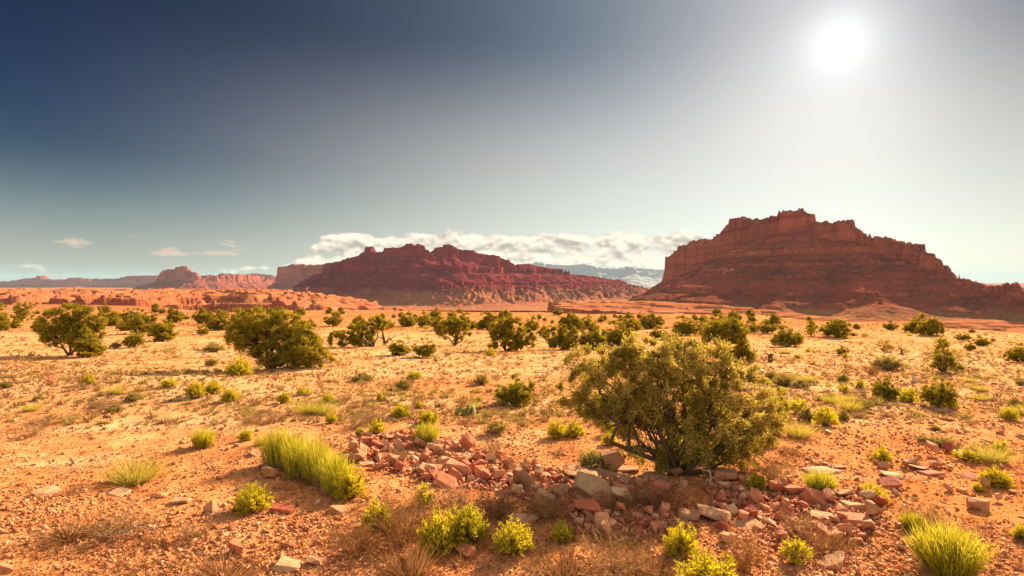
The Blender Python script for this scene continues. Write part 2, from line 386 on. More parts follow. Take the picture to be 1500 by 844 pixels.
# ------------------------------------------------------------------ mesas, buttes and far ridges
def build_mesa(name, crest, base, mat, label, cat, cols, rows, d_rng, px_rng, unit=1.0, seed=100, spurs=(), ledge=9.0, gully=1.0, lump=1.0, badland=0.0, bands=()):
    """crest: (px, py, depth, half width, cliff share, scree width); the form falls from that line to BASE"""
    def pts(c): return [np.array([(p - 750) / FPX * d, d, (HOR - q) / FPX * d, w, cf, W]) for (p, q, d, w, cf, W) in c]
    px = np.linspace(px_rng[0], px_rng[1], cols)
    dep = np.linspace(d_rng[0], d_rng[1], rows)
    X = ((px - 750) / FPX)[None, :] * dep[:, None]; Y = np.repeat(dep[:, None], cols, 1)
    x = X.ravel(); y = Y.ravel()
    U = unit
    wx = x + 7 * U * fbm(x / (38 * U), y / (38 * U), 3, seed); wy = y + 7 * U * fbm(x / (38 * U), y / (38 * U), 3, seed + 7)
    best = np.full(x.shape, float(base) - 6)
    flute = 4.2 * U * np.abs(gnoise(x / (10 * U), y / (10 * U), seed + 11)) + 5.0 * U * fbm(x / (24 * U), y / (24 * U), 3, seed + 12)
    for li, line in enumerate([crest, *spurs]):
        P = pts(line); s0 = 0.0
        for a, b in zip(P[:-1], P[1:]):
            ab = b[:2] - a[:2]; L = np.linalg.norm(ab)
            reach = max(a[3] + a[5], b[3] + b[5]) + 60 * U
            sel = np.nonzero((wx > min(a[0], b[0]) - reach) & (wx < max(a[0], b[0]) + reach) & (wy > min(a[1], b[1]) - reach) & (wy < max(a[1], b[1]) + reach))[0]
            if not len(sel): s0 += L; continue
            WX, WY, GX, GY, FL = wx[sel], wy[sel], x[sel], y[sel], flute[sel]
            t = np.clip(((WX - a[0]) * ab[0] + (WY - a[1]) * ab[1]) / L ** 2, 0, 1)
            r = np.hypot(WX - a[0] - t * ab[0], WY - a[1] - t * ab[1])
            s = s0 + t * L; s0 += L
            zc = lerp(a[2], b[2], t); w = lerp(a[3], b[3], t); cf = lerp(a[4], b[4], t); W = lerp(a[5], b[5], t)
            dr = r - w + FL
            c = 5.0 * U
            q = np.clip((dr - c) / W, 0, 1.0)
            gl = ridged(s / (30 * U), r / (260 * U), 3, seed + 20 + li)
            sh = 1 - (1 - q) ** 1.28
            sh = np.clip(sh + gully * (0.13 + 0.17 * q) * (0.62 - gl) * np.sin(np.pi * np.clip(q, 0, 1)) ** 0.7, 0, 1)
            cl = 0.55 * sst(0, 0.45 * c, dr) + 0.10 * np.clip(dr / c, 0, 1) + 0.35 * sst(0.6 * c, c, dr)
            f = cf * cl + (1 - cf) * sh
            top = np.where(dr < 0, 1, 0) * lump * (1.6 * U * np.round(2.2 * fbm(GX / (17 * U), GY / (17 * U), 3, seed + 30)) / 2.2 + 0.7 * U * fbm(GX / (5 * U), GY / (5 * U), 3, seed + 31))
            top = top + (dr < 0.3 * c) * lump * U * (-3.2 * np.clip(gnoise(GX / (8 * U), GY / (8 * U), seed + 33) - 0.12, 0, 1) + 2.2 * np.clip(gnoise(GX / (11 * U), GY / (11 * U), seed + 34) - 0.2, 0, 1))
            z = lerp(zc, base, f) + top
            best[sel] = np.maximum(best[sel], z)
    # cliff bands: the same hard beds stand out all along the form
    if bands:
        xs, ys = [-1000.0], [-1000.0]
        for z0, z1 in bands:
            mid = 0.5 * (z0 + z1); h = z1 - z0
            xs += [z0 - 0.45 * h, mid - 0.09 * h, mid + 0.09 * h, z1 + 0.45 * h]; ys += [z0 - 0.45 * h, z0 - 0.02 * h, z1 - 0.12 * h, z1 + 0.45 * h]
        xs.append(2000.0); ys.append(2000.0)
        wv = 1.6 * U * fbm(x / (90 * U), y / (90 * U), 2, seed + 41) + 1.1 * U * fbm(x / (11 * U), y / (11 * U), 3, seed + 42)
        best = np.interp(best + wv, xs, ys) - wv * 0.6
    # ledges: harder layers stand out as steps
    per = ledge * U
    ph = (best + 2.2 * U * fbm(x / (60 * U), y / (60 * U), 3, seed + 40)) / per
    fl = np.floor(ph); fr = ph - fl
    hard = 0.75 * np.clip(np.sin(fl * 12.9898 + seed) * 0.9, 0.06, 1) * (0.45 + 0.55 * sst(-0.3, 0.3, fbm(x / (45 * U), y / (45 * U), 2, seed + 60)))
    stepped = best + per * (sst(0.62, 0.90, fr) - fr) * hard * (0.5 if bands else 1.0) * sst(base + 2 * U, base + 12 * U, best)
    if badland:                    # rounded buttresses of mudstone cut by little ravines along the foot
        wb = sst(base + 2, base + 14, best) * (1 - sst(base + 26, base + 48, best))
        stepped = stepped + wb * badland * (0.9 - 2.6 * np.abs(gnoise(x / 19 + 0.8 * fbm(x / 40, y / 40, 2, seed + 71), y / 75, seed + 70)) + 0.7 * fbm(x / 9, y / 16, 3, seed + 72))
    z = stepped + 0.35 * U * fbm(x / (6 * U), y / (6 * U), 3, seed + 50) + 0.7 * U * fbm(x / (22 * U), y / (22 * U), 3, seed + 51)
    V = np.stack([x, y, z + EYE], -1)
    o = link(name, make_mesh(name, V, grid_quads(rows, cols), None, False), mat)
    return tag(o, label, cat, kind='structure')

RED = mesa_material('red_mesa_rock', 5.0, [(0.15, 0.034, 0.025), (0.37, 0.082, 0.052), (0.48, 0.135, 0.078), (0.55, 0.24, 0.15)],
                    [(0.11, 0.045, 0.028), (0.22, 0.062, 0.038), (0.33, 0.082, 0.050), (0.36, 0.12, 0.066)],
                    foot=(-17, -27, (0.20, 0.068, 0.036), (0.29, 0.115, 0.055), (0.34, 0.155, 0.075)))
CRIM = mesa_material('crimson_mesa_rock', 6.0, [(0.096, 0.011, 0.017), (0.216, 0.026, 0.031), (0.287, 0.050, 0.048), (0.367, 0.112, 0.095)],
                     [(0.080, 0.013, 0.018), (0.167, 0.025, 0.028), (0.247, 0.039, 0.038), (0.336, 0.087, 0.070)],
                     foot=(-10, -26, (0.25, 0.070, 0.040), (0.40, 0.145, 0.072), (0.47, 0.21, 0.11)))
FARR = mesa_material('distant_butte_rock', 14.0, [(0.20, 0.045, 0.038), (0.36, 0.082, 0.060), (0.44, 0.13, 0.09), (0.50, 0.2, 0.135)],
                     [(0.17, 0.05, 0.042), (0.27, 0.072, 0.055), (0.36, 0.105, 0.075), (0.42, 0.17, 0.115)])

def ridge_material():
    m, T = mat_new('haze_tinted_mountain_rock')
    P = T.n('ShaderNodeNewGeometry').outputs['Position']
    finish(T, T.ramp(T.noise(P, 0.004, 4, 0.6), [(0.3, (0.30, 0.29, 0.31)), (0.7, (0.36, 0.35, 0.36))]), 1.0, None, 0.0)  # distance haze painted into the base colour as pale blue grey
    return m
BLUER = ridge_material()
build_mesa('mesa', [(975, 408, 1064, 4, .3, 70), (991, 376, 1027, 21, .52, 73), (1012, 361, 997, 22, .52, 77), (1034, 353, 963, 22, .5, 80), (1057, 354, 921, 20, .48, 84), (1064, 343, 896, 17, .46, 92),
                    (1084, 321, 869, 16, .42, 130), (1104, 323, 830, 14, .36, 159), (1119, 331, 792, 11, .22, 180), (1126, 320, 748, 9, .2, 190), (1148, 318, 718, 8, .2, 202), (1152, 310, 709, 8, .2, 205), (1166, 308, 703, 8, .2, 213), (1182, 314, 693, 8, .18, 211),
                    (1188, 325, 687, 8, .17, 209), (1222, 329, 665, 8, .19, 196), (1238, 325, 655, 9, .19, 191), (1262, 343, 638, 8, .2, 175), (1300, 351, 615, 8, .2, 150), (1322, 356, 596, 8, .2, 134), (1340, 362, 583, 8, .2, 121), (1358, 372, 569, 7, .2, 92),
                    (1376, 389, 555, 6, .22, 81), (1392, 402, 543, 5, .2, 75), (1422, 413, 521, 4, .15, 46), (1446, 419, 505, 4, .12, 44), (1472, 418, 486, 4, .14, 42), (1482, 417, 479, 4, .16, 40), (1494, 424, 470, 4, .1, 39), (1560, 430, 437, 3, .1, 38), (1680, 440, 385, 2, .1, 37)],
           -40, RED, 'tall red mesa with a stepped summit and dark scree slopes under the sun', 'mesa', 640, 640, (270, 1130), (915, 1690), 0.8, 100, gully=2.2, lump=3.0, bands=[(-14, -10), (3, 7), (17, 21), (31, 39), (50, 55), (64, 68)],
           spurs=[[(1160, 345, 689, 3, .03, 202), (1150, 385, 622, 2, .02, 150), (1138, 425, 559, 2, .02, 109), (1128, 447, 514, 2, .02, 68)],
                  [(1235, 355, 642, 2, .03, 195), (1262, 405, 559, 2, .02, 133), (1290, 445, 493, 2, .02, 91)],
                  [(1084, 385, 839, 3, .03, 90), (1052, 418, 770, 3, .02, 60)]])
build_mesa('mesa', [(462, 410, 1420, 4, .1, 104), (482, 387, 1400, 10, .16, 152), (515, 379, 1385, 12, .1, 160), (534, 371, 1375, 11, .1, 160), (537, 361, 1372, 7, .16, 160), (543, 360, 1370, 7, .16, 160), (549, 369, 1368, 11, .1, 160), (564, 370, 1360, 12, .1, 164), (569, 364, 1356, 10, .16, 164),
                    (585, 363, 1350, 10, .16, 168), (600, 358, 1345, 9, .18, 168), (614, 359, 1340, 9, .18, 168), (622, 365, 1338, 8, .18, 168), (630, 371, 1345, 8, .14, 172), (641, 363, 1370, 11, .18, 172), (656, 359, 1395, 13, .2, 172), (672, 366, 1420, 12, .2, 172), (692, 369, 1450, 13, .22, 172),
                    (718, 374, 1490, 13, .24, 172), (742, 381, 1525, 12, .26, 172), (752, 389, 1545, 13, .14, 172), (768, 387, 1580, 14, .14, 168), (800, 394, 1660, 14, .14, 168), (845, 401, 1790, 13, .14, 168), (880, 408, 1900, 12, .13, 160), (915, 412, 2040, 12, .12, 144), (945, 413, 2180, 12, .12, 136), (985, 416, 2350, 10, .1, 128)],
           -50, CRIM, 'long crimson mesa with knobbed summit rocks and a low tail behind the plain', 'mesa', 700, 640, (960, 2000), (430, 1010), 1.25, 200, badland=5.5, gully=0.95, lump=1.6, bands=[(-26, -20), (-8, -2), (8, 12), (22, 37), (50, 54)],
           spurs=[[(500, 386, 1385, 4, .12, 104), (470, 402, 1300, 4, .1, 88), (452, 422, 1220, 4, .05, 64)],
                  [(600, 384, 1320, 24, .14, 152), (660, 391, 1330, 22, .14, 152), (700, 404, 1350, 18, .15, 144), (742, 416, 1370, 12, .12, 136)],
                  [(556, 384, 1335, 20, .13, 136), (500, 387, 1360, 14, .14, 128)],
                  [(640, 405, 1260, 3, .03, 120), (690, 428, 1180, 3, .02, 88), (720, 444, 1120, 3, .02, 64)],
                  [(760, 408, 1450, 5, .1, 120), (850, 422, 1500, 5, .1, 96), (918, 432, 1560, 6, .12, 80)]])
build_mesa('butte', [(222, 424, 2700, 5, .1, 160), (233, 402, 2690, 12, .34, 230), (239, 396, 2680, 14, .4, 240), (256, 394, 2670, 14, .4, 240), (259, 391, 2670, 12, .42, 240), (268, 391, 2665, 12, .42, 240), (274, 396, 2660, 14, .36, 240), (288, 400, 2655, 14, .3, 230), (296, 406, 2660, 12, .2, 220), (303, 403, 2680, 10, .22, 210),
                     (318, 405, 2720, 14, .25, 200), (326, 401, 2760, 18, .3, 200), (345, 402, 2820, 18, .3, 200), (362, 402, 2900, 16, .3, 190), (380, 404, 2980, 16, .25, 180), (398, 411, 3060, 14, .2, 170), (420, 420, 3100, 10, .1, 150)],
           -80, FARR, 'far off red butte with a flat capped block and a long low tail', 'butte', 300, 260, (2250, 3300), (195, 430), 2.6, 300)
build_mesa('butte', [(408, 408, 2350, 8, .2, 100), (415, 389, 2340, 26, .52, 120), (440, 388, 2330, 30, .54, 130), (470, 388, 2330, 30, .54, 130), (500, 390, 2340, 30, .5, 130), (540, 394, 2360, 26, .5, 130)],
           -72, FARR, 'flat topped red butte partly hidden by the crimson mesa', 'butte', 180, 220, (2080, 2560), (392, 560), 2.0, 340)
build_mesa('far_ridge', [(-300, 408, 5200, 60, .4, 300), (-60, 410, 5000, 60, .4, 300), (10, 413, 4800, 50, .4, 280), (28, 411, 4750, 50, .4, 280), (50, 407, 4700, 40, .45, 280), (58, 405, 4690, 40, .45, 280), (66, 409, 4680, 50, .4, 280), (92, 410, 4650, 50, .4, 280), (110, 407, 4700, 60, .42, 280), (150, 409, 4800, 60, .45, 280), (176, 408, 4800, 60, .42, 280),
                          (196, 405, 4750, 60, .4, 280), (222, 404, 4700, 60, .4, 280), (250, 405, 4700, 60, .4, 280), (320, 404, 4900, 60, .4, 280), (355, 402, 4900, 50, .35, 280), (380, 401, 4900, 40, .3, 300), (396, 404, 4900, 40, .3, 300), (420, 408, 4950, 40, .3, 280), (500, 412, 5000, 40, .3, 280)],
           -112, FARR, 'low line of hazy cliffs along the horizon behind the buttes', 'ridge', 520, 200, (4100, 5700), (-320, 520), 5.0, 380)
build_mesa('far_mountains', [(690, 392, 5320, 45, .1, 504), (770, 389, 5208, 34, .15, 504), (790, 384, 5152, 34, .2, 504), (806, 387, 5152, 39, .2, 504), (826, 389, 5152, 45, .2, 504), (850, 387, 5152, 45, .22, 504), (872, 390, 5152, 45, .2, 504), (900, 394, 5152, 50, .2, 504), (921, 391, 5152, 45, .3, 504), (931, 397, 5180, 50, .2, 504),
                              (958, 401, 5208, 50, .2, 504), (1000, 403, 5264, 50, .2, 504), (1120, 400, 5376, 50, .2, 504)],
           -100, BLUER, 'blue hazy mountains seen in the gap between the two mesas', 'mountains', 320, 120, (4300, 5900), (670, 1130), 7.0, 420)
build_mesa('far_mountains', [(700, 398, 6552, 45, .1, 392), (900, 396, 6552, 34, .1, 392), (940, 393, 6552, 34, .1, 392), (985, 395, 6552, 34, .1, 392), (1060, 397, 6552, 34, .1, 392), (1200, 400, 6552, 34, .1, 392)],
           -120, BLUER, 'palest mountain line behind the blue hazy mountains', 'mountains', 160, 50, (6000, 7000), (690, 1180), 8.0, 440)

# ------------------------------------------------------------------ haze
def build_haze():
    lo, hi = EYE - 330, EYE + 215
    v = [(sx * 21000, sy * 21000, z) for z in (lo, hi) for sx, sy in ((-1, -1), (1, -1), (1, 1), (-1, 1))]
    q = [(3, 2, 1, 0), (4, 5, 6, 7), (0, 1, 5, 4), (1, 2, 6, 5), (2, 3, 7, 6), (3, 0, 4, 7)]
    m, T = mat_new('thin_desert_haze')
    vol = T.n('ShaderNodeVolumePrincipled', {'Color': (0.38, 0.57, 0.74), 'Density': HAZE, 'Anisotropy': 0.0})
    T.n('ShaderNodeOutputMaterial', {'Volume': vol})
    m.cycles.homogeneous_volume = True
    return tag(link('haze', make_mesh('haze', np.array(v, float), np.array(q)), m), kind='stuff')
HAZE = 3.8e-5
build_haze()
# ------------------------------------------------------------------ plant materials
def leaf_material(name, cols, trans=0.4, woody=None):
    """COLS: ramp of leaf colours, one picked at random per leaf, drifting in patches"""
    m, T = mat_new(name)
    geo = T.n('ShaderNodeNewGeometry')
    P = geo.outputs['Position']
    r = T.m('ADD', T.m('MULTIPLY', geo.outputs['Random Per Island'], 0.50), T.m('MULTIPLY', T.m('SUBTRACT', T.noise(P, 2.6, 3, 0.6), 0.22), 1.0))
    n = len(cols)
    col = T.ramp(r, [(0.22 + 0.6 * i / max(n - 1, 1), c) for i, c in enumerate(cols)])
    oi = T.n('ShaderNodeObjectInfo').outputs['Random']
    col = T.mix(0.35, col, T.ramp(oi, [(0, (0.75, 0.8, 0.8)), (0.5, (1, 1, 1)), (1, (1.0, 0.88, 0.62))]), 'MULTIPLY')
    a = T.n('ShaderNodeBsdfDiffuse', {0: col})
    b = T.n('ShaderNodeBsdfTranslucent', {0: T.mix(1.0, col, (1.0, 0.95, 0.55), 'MULTIPLY')})
    T.n('ShaderNodeOutputMaterial', {0: T.n('ShaderNodeMixShader', {0: trans, 1: a, 2: b})})
    return m
def bark_material(name, c0, c1):
    m, T = mat_new(name)
    P = T.n('ShaderNodeTexCoord').outputs['Object']
    n = T.noise(T.vm('MULTIPLY', P, (40, 40, 6)), 1.0, 4, 0.6)
    finish(T, T.mix(n, c0, c1), 0.95, bump(T, n, 0.02, 0.8), 0.05)
    return m
M_JUN = leaf_material('juniper_scales', [(0.114, 0.095, 0.012), (0.220, 0.180, 0.017), (0.357, 0.266, 0.024), (0.520, 0.351, 0.043)], 0.42)
M_JUNBIG = leaf_material('shaggy_juniper_scales', [(0.146, 0.118, 0.020), (0.302, 0.241, 0.037), (0.470, 0.347, 0.077), (0.627, 0.437, 0.198)], 0.5)
M_JUNFAR = leaf_material('dark_juniper_scales', [(0.133, 0.106, 0.013), (0.235, 0.180, 0.017), (0.358, 0.256, 0.026), (0.510, 0.326, 0.046)], 0.40)
M_RABBIT = leaf_material('rabbitbrush_leaves', [(0.253, 0.209, 0.012), (0.437, 0.352, 0.017), (0.598, 0.462, 0.024), (0.690, 0.506, 0.042)], 0.5)
M_BROOM = leaf_material('green_broom_stems', [(0.22, 0.19, 0.020), (0.37, 0.32, 0.026), (0.50, 0.42, 0.038), (0.56, 0.44, 0.09)], 0.48)
M_YGRASS = leaf_material('yellow_grass', [(0.30, 0.24, 0.05), (0.42, 0.33, 0.06), (0.52, 0.40, 0.10), (0.50, 0.36, 0.15)], 0.45)
M_SAGE = leaf_material('grey_sage_leaves', [(0.18, 0.135, 0.04), (0.28, 0.205, 0.06), (0.37, 0.265, 0.085), (0.44, 0.31, 0.12)], 0.38)
M_DRY = leaf_material('dry_twigs', [(0.15, 0.080, 0.040), (0.25, 0.135, 0.068), (0.36, 0.20, 0.11), (0.46, 0.28, 0.17)], 0.3)
M_RUST = leaf_material('rusty_dead_stems', [(0.13, 0.055, 0.024), (0.22, 0.090, 0.038), (0.32, 0.145, 0.065), (0.40, 0.21, 0.11)], 0.3)
M_BARK = bark_material('juniper_bark', (0.055, 0.028, 0.017), (0.14, 0.080, 0.050))
M_TWIG = bark_material('woody_stem_bark', (0.13, 0.075, 0.045), (0.26, 0.16, 0.10))
M_GREY = bark_material('weathered_dead_wood', (0.26, 0.20, 0.155), (0.52, 0.44, 0.36))
M_DARKWOOD = bark_material('dark_dead_wood', (0.07, 0.040, 0.028), (0.16, 0.095, 0.06))

# ------------------------------------------------------------------ plant geometry
def unit(v): return v / np.maximum(np.linalg.norm(v, axis=-1, keepdims=True), 1e-9)
def rdirs(rng, n): return unit(rng.normal(size=(n, 3)))
def g_leaves(rng, P, D, L, W):
    n = len(P); D = unit(D)
    S = unit(np.cross(D, rdirs(rng, n))); L = np.broadcast_to(L, n)[:, None]; W = np.broadcast_to(W, n)[:, None]
    V = np.stack([P, P + D * L * 0.45 + S * W * 0.5, P + D * L, P + D * L * 0.45 - S * W * 0.5], 1).reshape(-1, 3)
    return V, np.arange(4 * n).reshape(-1, 4), np.zeros((0, 3), int)
def g_blades(rng, P, D, L, W, bend):
    n = len(P); D = unit(D); S = unit(np.cross(D, rdirs(rng, n)))
    L = np.broadcast_to(L, n)[:, None]; W = np.broadcast_to(W, n)[:, None]
    B = np.asarray(bend)
    m = P + D * L * 0.5 + B * L * 0.22; t = P + D * L + B * L
    V = np.stack([P + S * W * 0.5, P - S * W * 0.5, m - S * W * 0.42, m + S * W * 0.42, t], 1).reshape(-1, 3)
    k = np.arange(n)[:, None] * 5
    return V, k + np.array([[0, 1, 2, 3]]), k + np.array([[3, 2, 4]])
def g_tubes(segs, sides=5):
    segs = np.asarray(segs, float)     # rows: p(3) q(3) r0 r1
    n = len(segs); p, q, r0, r1 = segs[:, :3], segs[:, 3:6], segs[:, 6], segs[:, 7]
    d = unit(q - p); ref = np.where(np.abs(d[:, 2:3]) > 0.9, [[1.0, 0, 0]], [[0, 0, 1.0]])
    u = unit(np.cross(d, ref)); v = np.cross(d, u)
    a = np.arange(sides) * 2 * math.pi / sides
    ring = np.cos(a)[None, :, None] * u[:, None, :] + np.sin(a)[None, :, None] * v[:, None, :]
    V = np.concatenate([p[:, None] + ring * r0[:, None, None], q[:, None] + ring * r1[:, None, None]], 1).reshape(-1, 3)
    k = np.arange(n)[:, None, None] * 2 * sides; j = np.arange(sides)[None, :, None]; j2 = (j + 1) % sides
    Q = np.concatenate([k + j, k + j2, k + sides + j2, k + sides + j], -1).reshape(-1, 4)
    return V, Q, np.zeros((0, 3), int)
def cat_g(*gs):
    V, Q, T, o = [], [], [], 0
    for v, q, t in gs:
        V.append(v); Q.append(np.asarray(q, int) + o); T.append(np.asarray(t, int) + o); o += len(v)
    return np.concatenate(V), np.concatenate(Q), np.concatenate(T)
def mesh_g(name, g, mat, smooth=False):
    me = make_mesh(name, g[0], g[1], g[2], smooth); me.materials.append(mat); return me

def limb(segs, rng, p, q, r0, r1, n=4, wob=0.12):
    """a crooked branch from p to q"""
    p = np.array(p, float); q = np.array(q, float); L = np.linalg.norm(q - p)
    pts = [p + (q - p) * t + (rng.normal(size=3) * wob * L * math.sin(math.pi * t) if 0 < t < 1 else 0) for t in np.linspace(0, 1, n + 1)]
    for i in range(n):
        segs.append([*pts[i], *pts[i + 1], lerp(r0, r1, i / n), lerp(r0, r1, (i + 1) / n)])
    return pts

def juniper(seed, lobes, base=(0, 0, 0), r_trunk=0.1, per_m3=None, n_leaf=30000, leaf=(0.07, 0.03), clump=0.22, dead=12, shag=0.35, n_clump=None, spray=0.5):
    """LOBES: (x, y, z, rx, ry, rz) volumes of the crown. Returns crown and trunk geometry."""
    rng = np.random.default_rng(seed); lob = np.array(lobes, float); vol = lob[:, 3] * lob[:, 4] * lob[:, 5]
    vol = vol ** 0.75
    nC = n_clump or int(26 * len(lob))
    pick = rng.choice(len(lob), nC, p=vol / vol.sum())
    rad = rng.uniform(0.25, 1.0, nC) ** 0.45
    C0 = lob[pick, :3] + rdirs(rng, nC) * lob[pick, 3:] * rad[:, None]
    C0[:, 2] = np.maximum(C0[:, 2], 0.06 * lob[:, 2].max() + 0.02)
    cr = clump * rng.uniform(0.55, 1.35, nC)
    per = n_leaf // nC
    segs = []
    # limbs: one to each lobe, twigs to each clump
    ends = []
    b = np.array(base, float)
    for L in lob:
        tip = L[:3] + np.array([0, 0, 0.1 * L[5]])
        pts = limb(segs, rng, b + rng.normal(size=3) * [0.3 * r_trunk, 0.3 * r_trunk, 0], tip, r_trunk * rng.uniform(0.55, 0.9), r_trunk * 0.15, 5, 0.09)
        ends.append(pts)
    for i in range(nC):
        pts = ends[pick[i]]; src = pts[rng.integers(2, 6)]
        limb(segs, rng, src, C0[i], r_trunk * 0.14, r_trunk * 0.04, 2, 0.08)
    for i in range(dead):                       # bare grey twigs poking out
        k = rng.integers(nC); d0 = unit(C0[k] - lob[pick[k], :3] + rng.normal(size=3) * 0.2); s = C0[k]
        e = s + d0 * clump * rng.uniform(1.0, 1.9)
        limb(segs, rng, s, e, r_trunk * 0.06, r_trunk * 0.02, 2, 0.1)
        limb(segs, rng, 0.5 * (s + e), 0.5 * (s + e) + (d0 + rng.normal(size=3) * 0.7) * clump * 0.6, r_trunk * 0.04, r_trunk * 0.015, 1)
    # foliage sprays: short twigs in each clump carrying scale leaves that point outward and up
    n_tw = 9
    tw_d = unit(rdirs(rng, nC * n_tw) + np.repeat(unit(C0 - lob[pick, :3]), n_tw, 0) * 0.75 + np.array([0, 0, spray]))
    tw_p = np.repeat(C0, n_tw, 0); tw_l = np.repeat(cr, n_tw) * rng.uniform(0.6, 1.25, nC * n_tw)
    k = max(2, per // n_tw)
    t = rng.uniform(0.05, 1, (nC * n_tw, k))
    P = tw_p[:, None] + tw_d[:, None] * (tw_l[:, None] * t)[..., None] + rng.normal(size=(nC * n_tw, k, 3)) * (np.repeat(cr, n_tw)[:, None, None] * 0.15)
    D = tw_d[:, None] + rng.normal(size=P.shape) * (0.35 + shag)
    P = P.reshape(-1, 3); D = D.reshape(-1, 3)
    P[:, 2] = np.maximum(P[:, 2], 0.02)
    n = len(P)
    crown = g_leaves(rng, P, D, leaf[0] * rng.uniform(0.6, 1.4, n), leaf[1] * rng.uniform(0.7, 1.3, n))
    return crown, g_tubes(segs, 5)

def dome_lobes(rng, n, w=0.5, h=1.0, lift=0.1):
    out = []
    for i in range(n):
        a = 2 * math.pi * (i + rng.uniform(0, 0.7)) / n; rr = rng.uniform(0.16, 0.30)
        s = rng.uniform(0.19, 0.27); z = h * rng.uniform(0.30, 0.66) * (1.15 - rr)
        out.append((rr * math.cos(a), rr * math.sin(a), max(z * 0.92, s * 0.72), s, s, s * rng.uniform(0.9, 1.25)))
    out.append((rng.uniform(-.1, .1), rng.uniform(-.1, .1), h * 0.74, 0.22, 0.22, 0.24))
    out.append((0, 0, h * 0.30, 0.36, 0.36, 0.28))
    return out

def broom(seed, n=700, h=1.0, spread=0.31, w=0.011):
    rng = np.random.default_rng(seed)
    a = rng.uniform(0, 2 * math.pi, n); r = np.sqrt(rng.uniform(0, 1, n))
    P = np.stack([np.cos(a) * r * 0.25, np.sin(a) * r * 0.25, np.full(n, -0.03)], -1)
    out = np.stack([np.cos(a), np.sin(a), np.zeros(n)], -1)
    D = unit(out * (r * spread)[:, None] + np.array([0, 0, 1.0]) + rng.normal(size=(n, 3)) * 0.09)
    L = h * rng.uniform(0.62, 1.04, n) * (1 - 0.30 * r ** 2)
    g1 = g_blades(rng, P, D, L, w * rng.uniform(0.6, 1.2, n), rng.normal(size=(n, 3)) * 0.05 + np.array([0, 0, 0.03]))
    k = rng.integers(0, n, n * 3); t = rng.uniform(0.3, 0.85, n * 3)
    P2 = P[k] + D[k] * (L[k] * t)[:, None]
    g2 = g_blades(rng, P2, unit(D[k] + rng.normal(size=(n * 3, 3)) * 0.22), L[k] * rng.uniform(0.12, 0.34, n * 3), w * 0.8, rng.normal(size=(n * 3, 3)) * 0.05)
    nd = 170
    a = rng.uniform(0, 2 * math.pi, nd); r = np.sqrt(rng.uniform(0.1, 1, nd))
    Pd = np.stack([np.cos(a) * r * 0.34, np.sin(a) * r * 0.34, np.full(nd, -0.02)], -1)
    Dd = unit(np.stack([np.cos(a) * 0.7, np.sin(a) * 0.7, np.full(nd, 0.8)], -1) + rng.normal(size=(nd, 3)) * 0.3)
    dead = g_blades(rng, Pd, Dd, rng.uniform(0.15, 0.42, nd), w * 0.9, rng.normal(size=(nd, 3)) * 0.1)
    return cat_g(g1, g2), dead

def leafy(seed, tips=170, per=24, leaf=(0.085, 0.020), flat=0.85):
    rng = np.random.default_rng(seed)
    d = rdirs(rng, tips); d[:, 2] = np.abs(d[:, 2]) * 0.9 + 0.05; d = unit(d)
    lump = 1 + 0.16 * np.sin(d[:, 0] * 7 + seed) * np.cos(d[:, 1] * 6 + seed * 2)
    tipp = d * np.array([0.46, 0.46, flat]) * (rng.uniform(0.72, 1.02, tips) * lump)[:, None]
    tipp[:, 2] += 0.05
    b = np.stack([rng.normal(size=tips) * 0.06, rng.normal(size=tips) * 0.06, np.full(tips, -0.03)], -1)
    segs = []
    mid = b + (tipp - b) * 0.55 + np.array([0, 0, 0.05])
    for i in range(tips):
        segs.append([*b[i], *mid[i], 0.010, 0.007]); segs.append([*mid[i], *tipp[i], 0.007, 0.003])
    tt = rng.uniform(0.42, 1.05, (tips, per))
    P = (mid[:, None] + (tipp - mid)[:, None] * ((tt - 0.42) / 0.6)[..., None]).reshape(-1, 3) + rng.normal(size=(tips * per, 3)) * 0.014
    up = unit(tipp - mid + np.array([0, 0, 0.25]))
    D = np.repeat(up, per, 0) + rng.normal(size=(tips * per, 3)) * 0.55
    n = len(P)
    return g_leaves(rng, P, D, leaf[0] * rng.uniform(0.6, 1.3, n), leaf[1]), g_tubes(segs, 3)

def twiggy(seed, stems=46, w=0.010, h=0.8, fine=9):
    rng = np.random.default_rng(seed); gs = []
    a = rng.uniform(0, 2 * math.pi, stems)
    D = unit(np.stack([np.cos(a) * 0.8, np.sin(a) * 0.8, rng.uniform(0.35, 1.5, stems)], -1) + rng.normal(size=(stems, 3)) * 0.2)
    P = rng.normal(size=(stems, 3)) * [0.05, 0.05, 0] + [0, 0, -0.02]
    L = rng.uniform(0.36, 0.62, stems) * (0.7 + 0.5 * D[:, 2]) * h / 0.8
    gs.append(g_blades(rng, P, D, L, w, rng.normal(size=(stems, 3)) * 0.08))
    for lev, (k, f, ww) in enumerate(((5, 0.5, 0.75), (fine, 0.26, 0.6))):
        i = np.repeat(np.arange(len(P)), k); t = rng.uniform(0.3, 1.0, len(i))
        P2 = P[i] + D[i] * (L[i] * t)[:, None]; D2 = unit(D[i] + rng.normal(size=(len(i), 3)) * 0.5 + [0, 0, 0.12]); L2 = np.repeat(L, k) * f * rng.uniform(0.5, 1.2, len(i))
        gs.append(g_blades(rng, P2, D2, L2, w * ww, rng.normal(size=(len(i), 3)) * 0.08)); P, D, L = P2, D2, L2
    return cat_g(*gs)

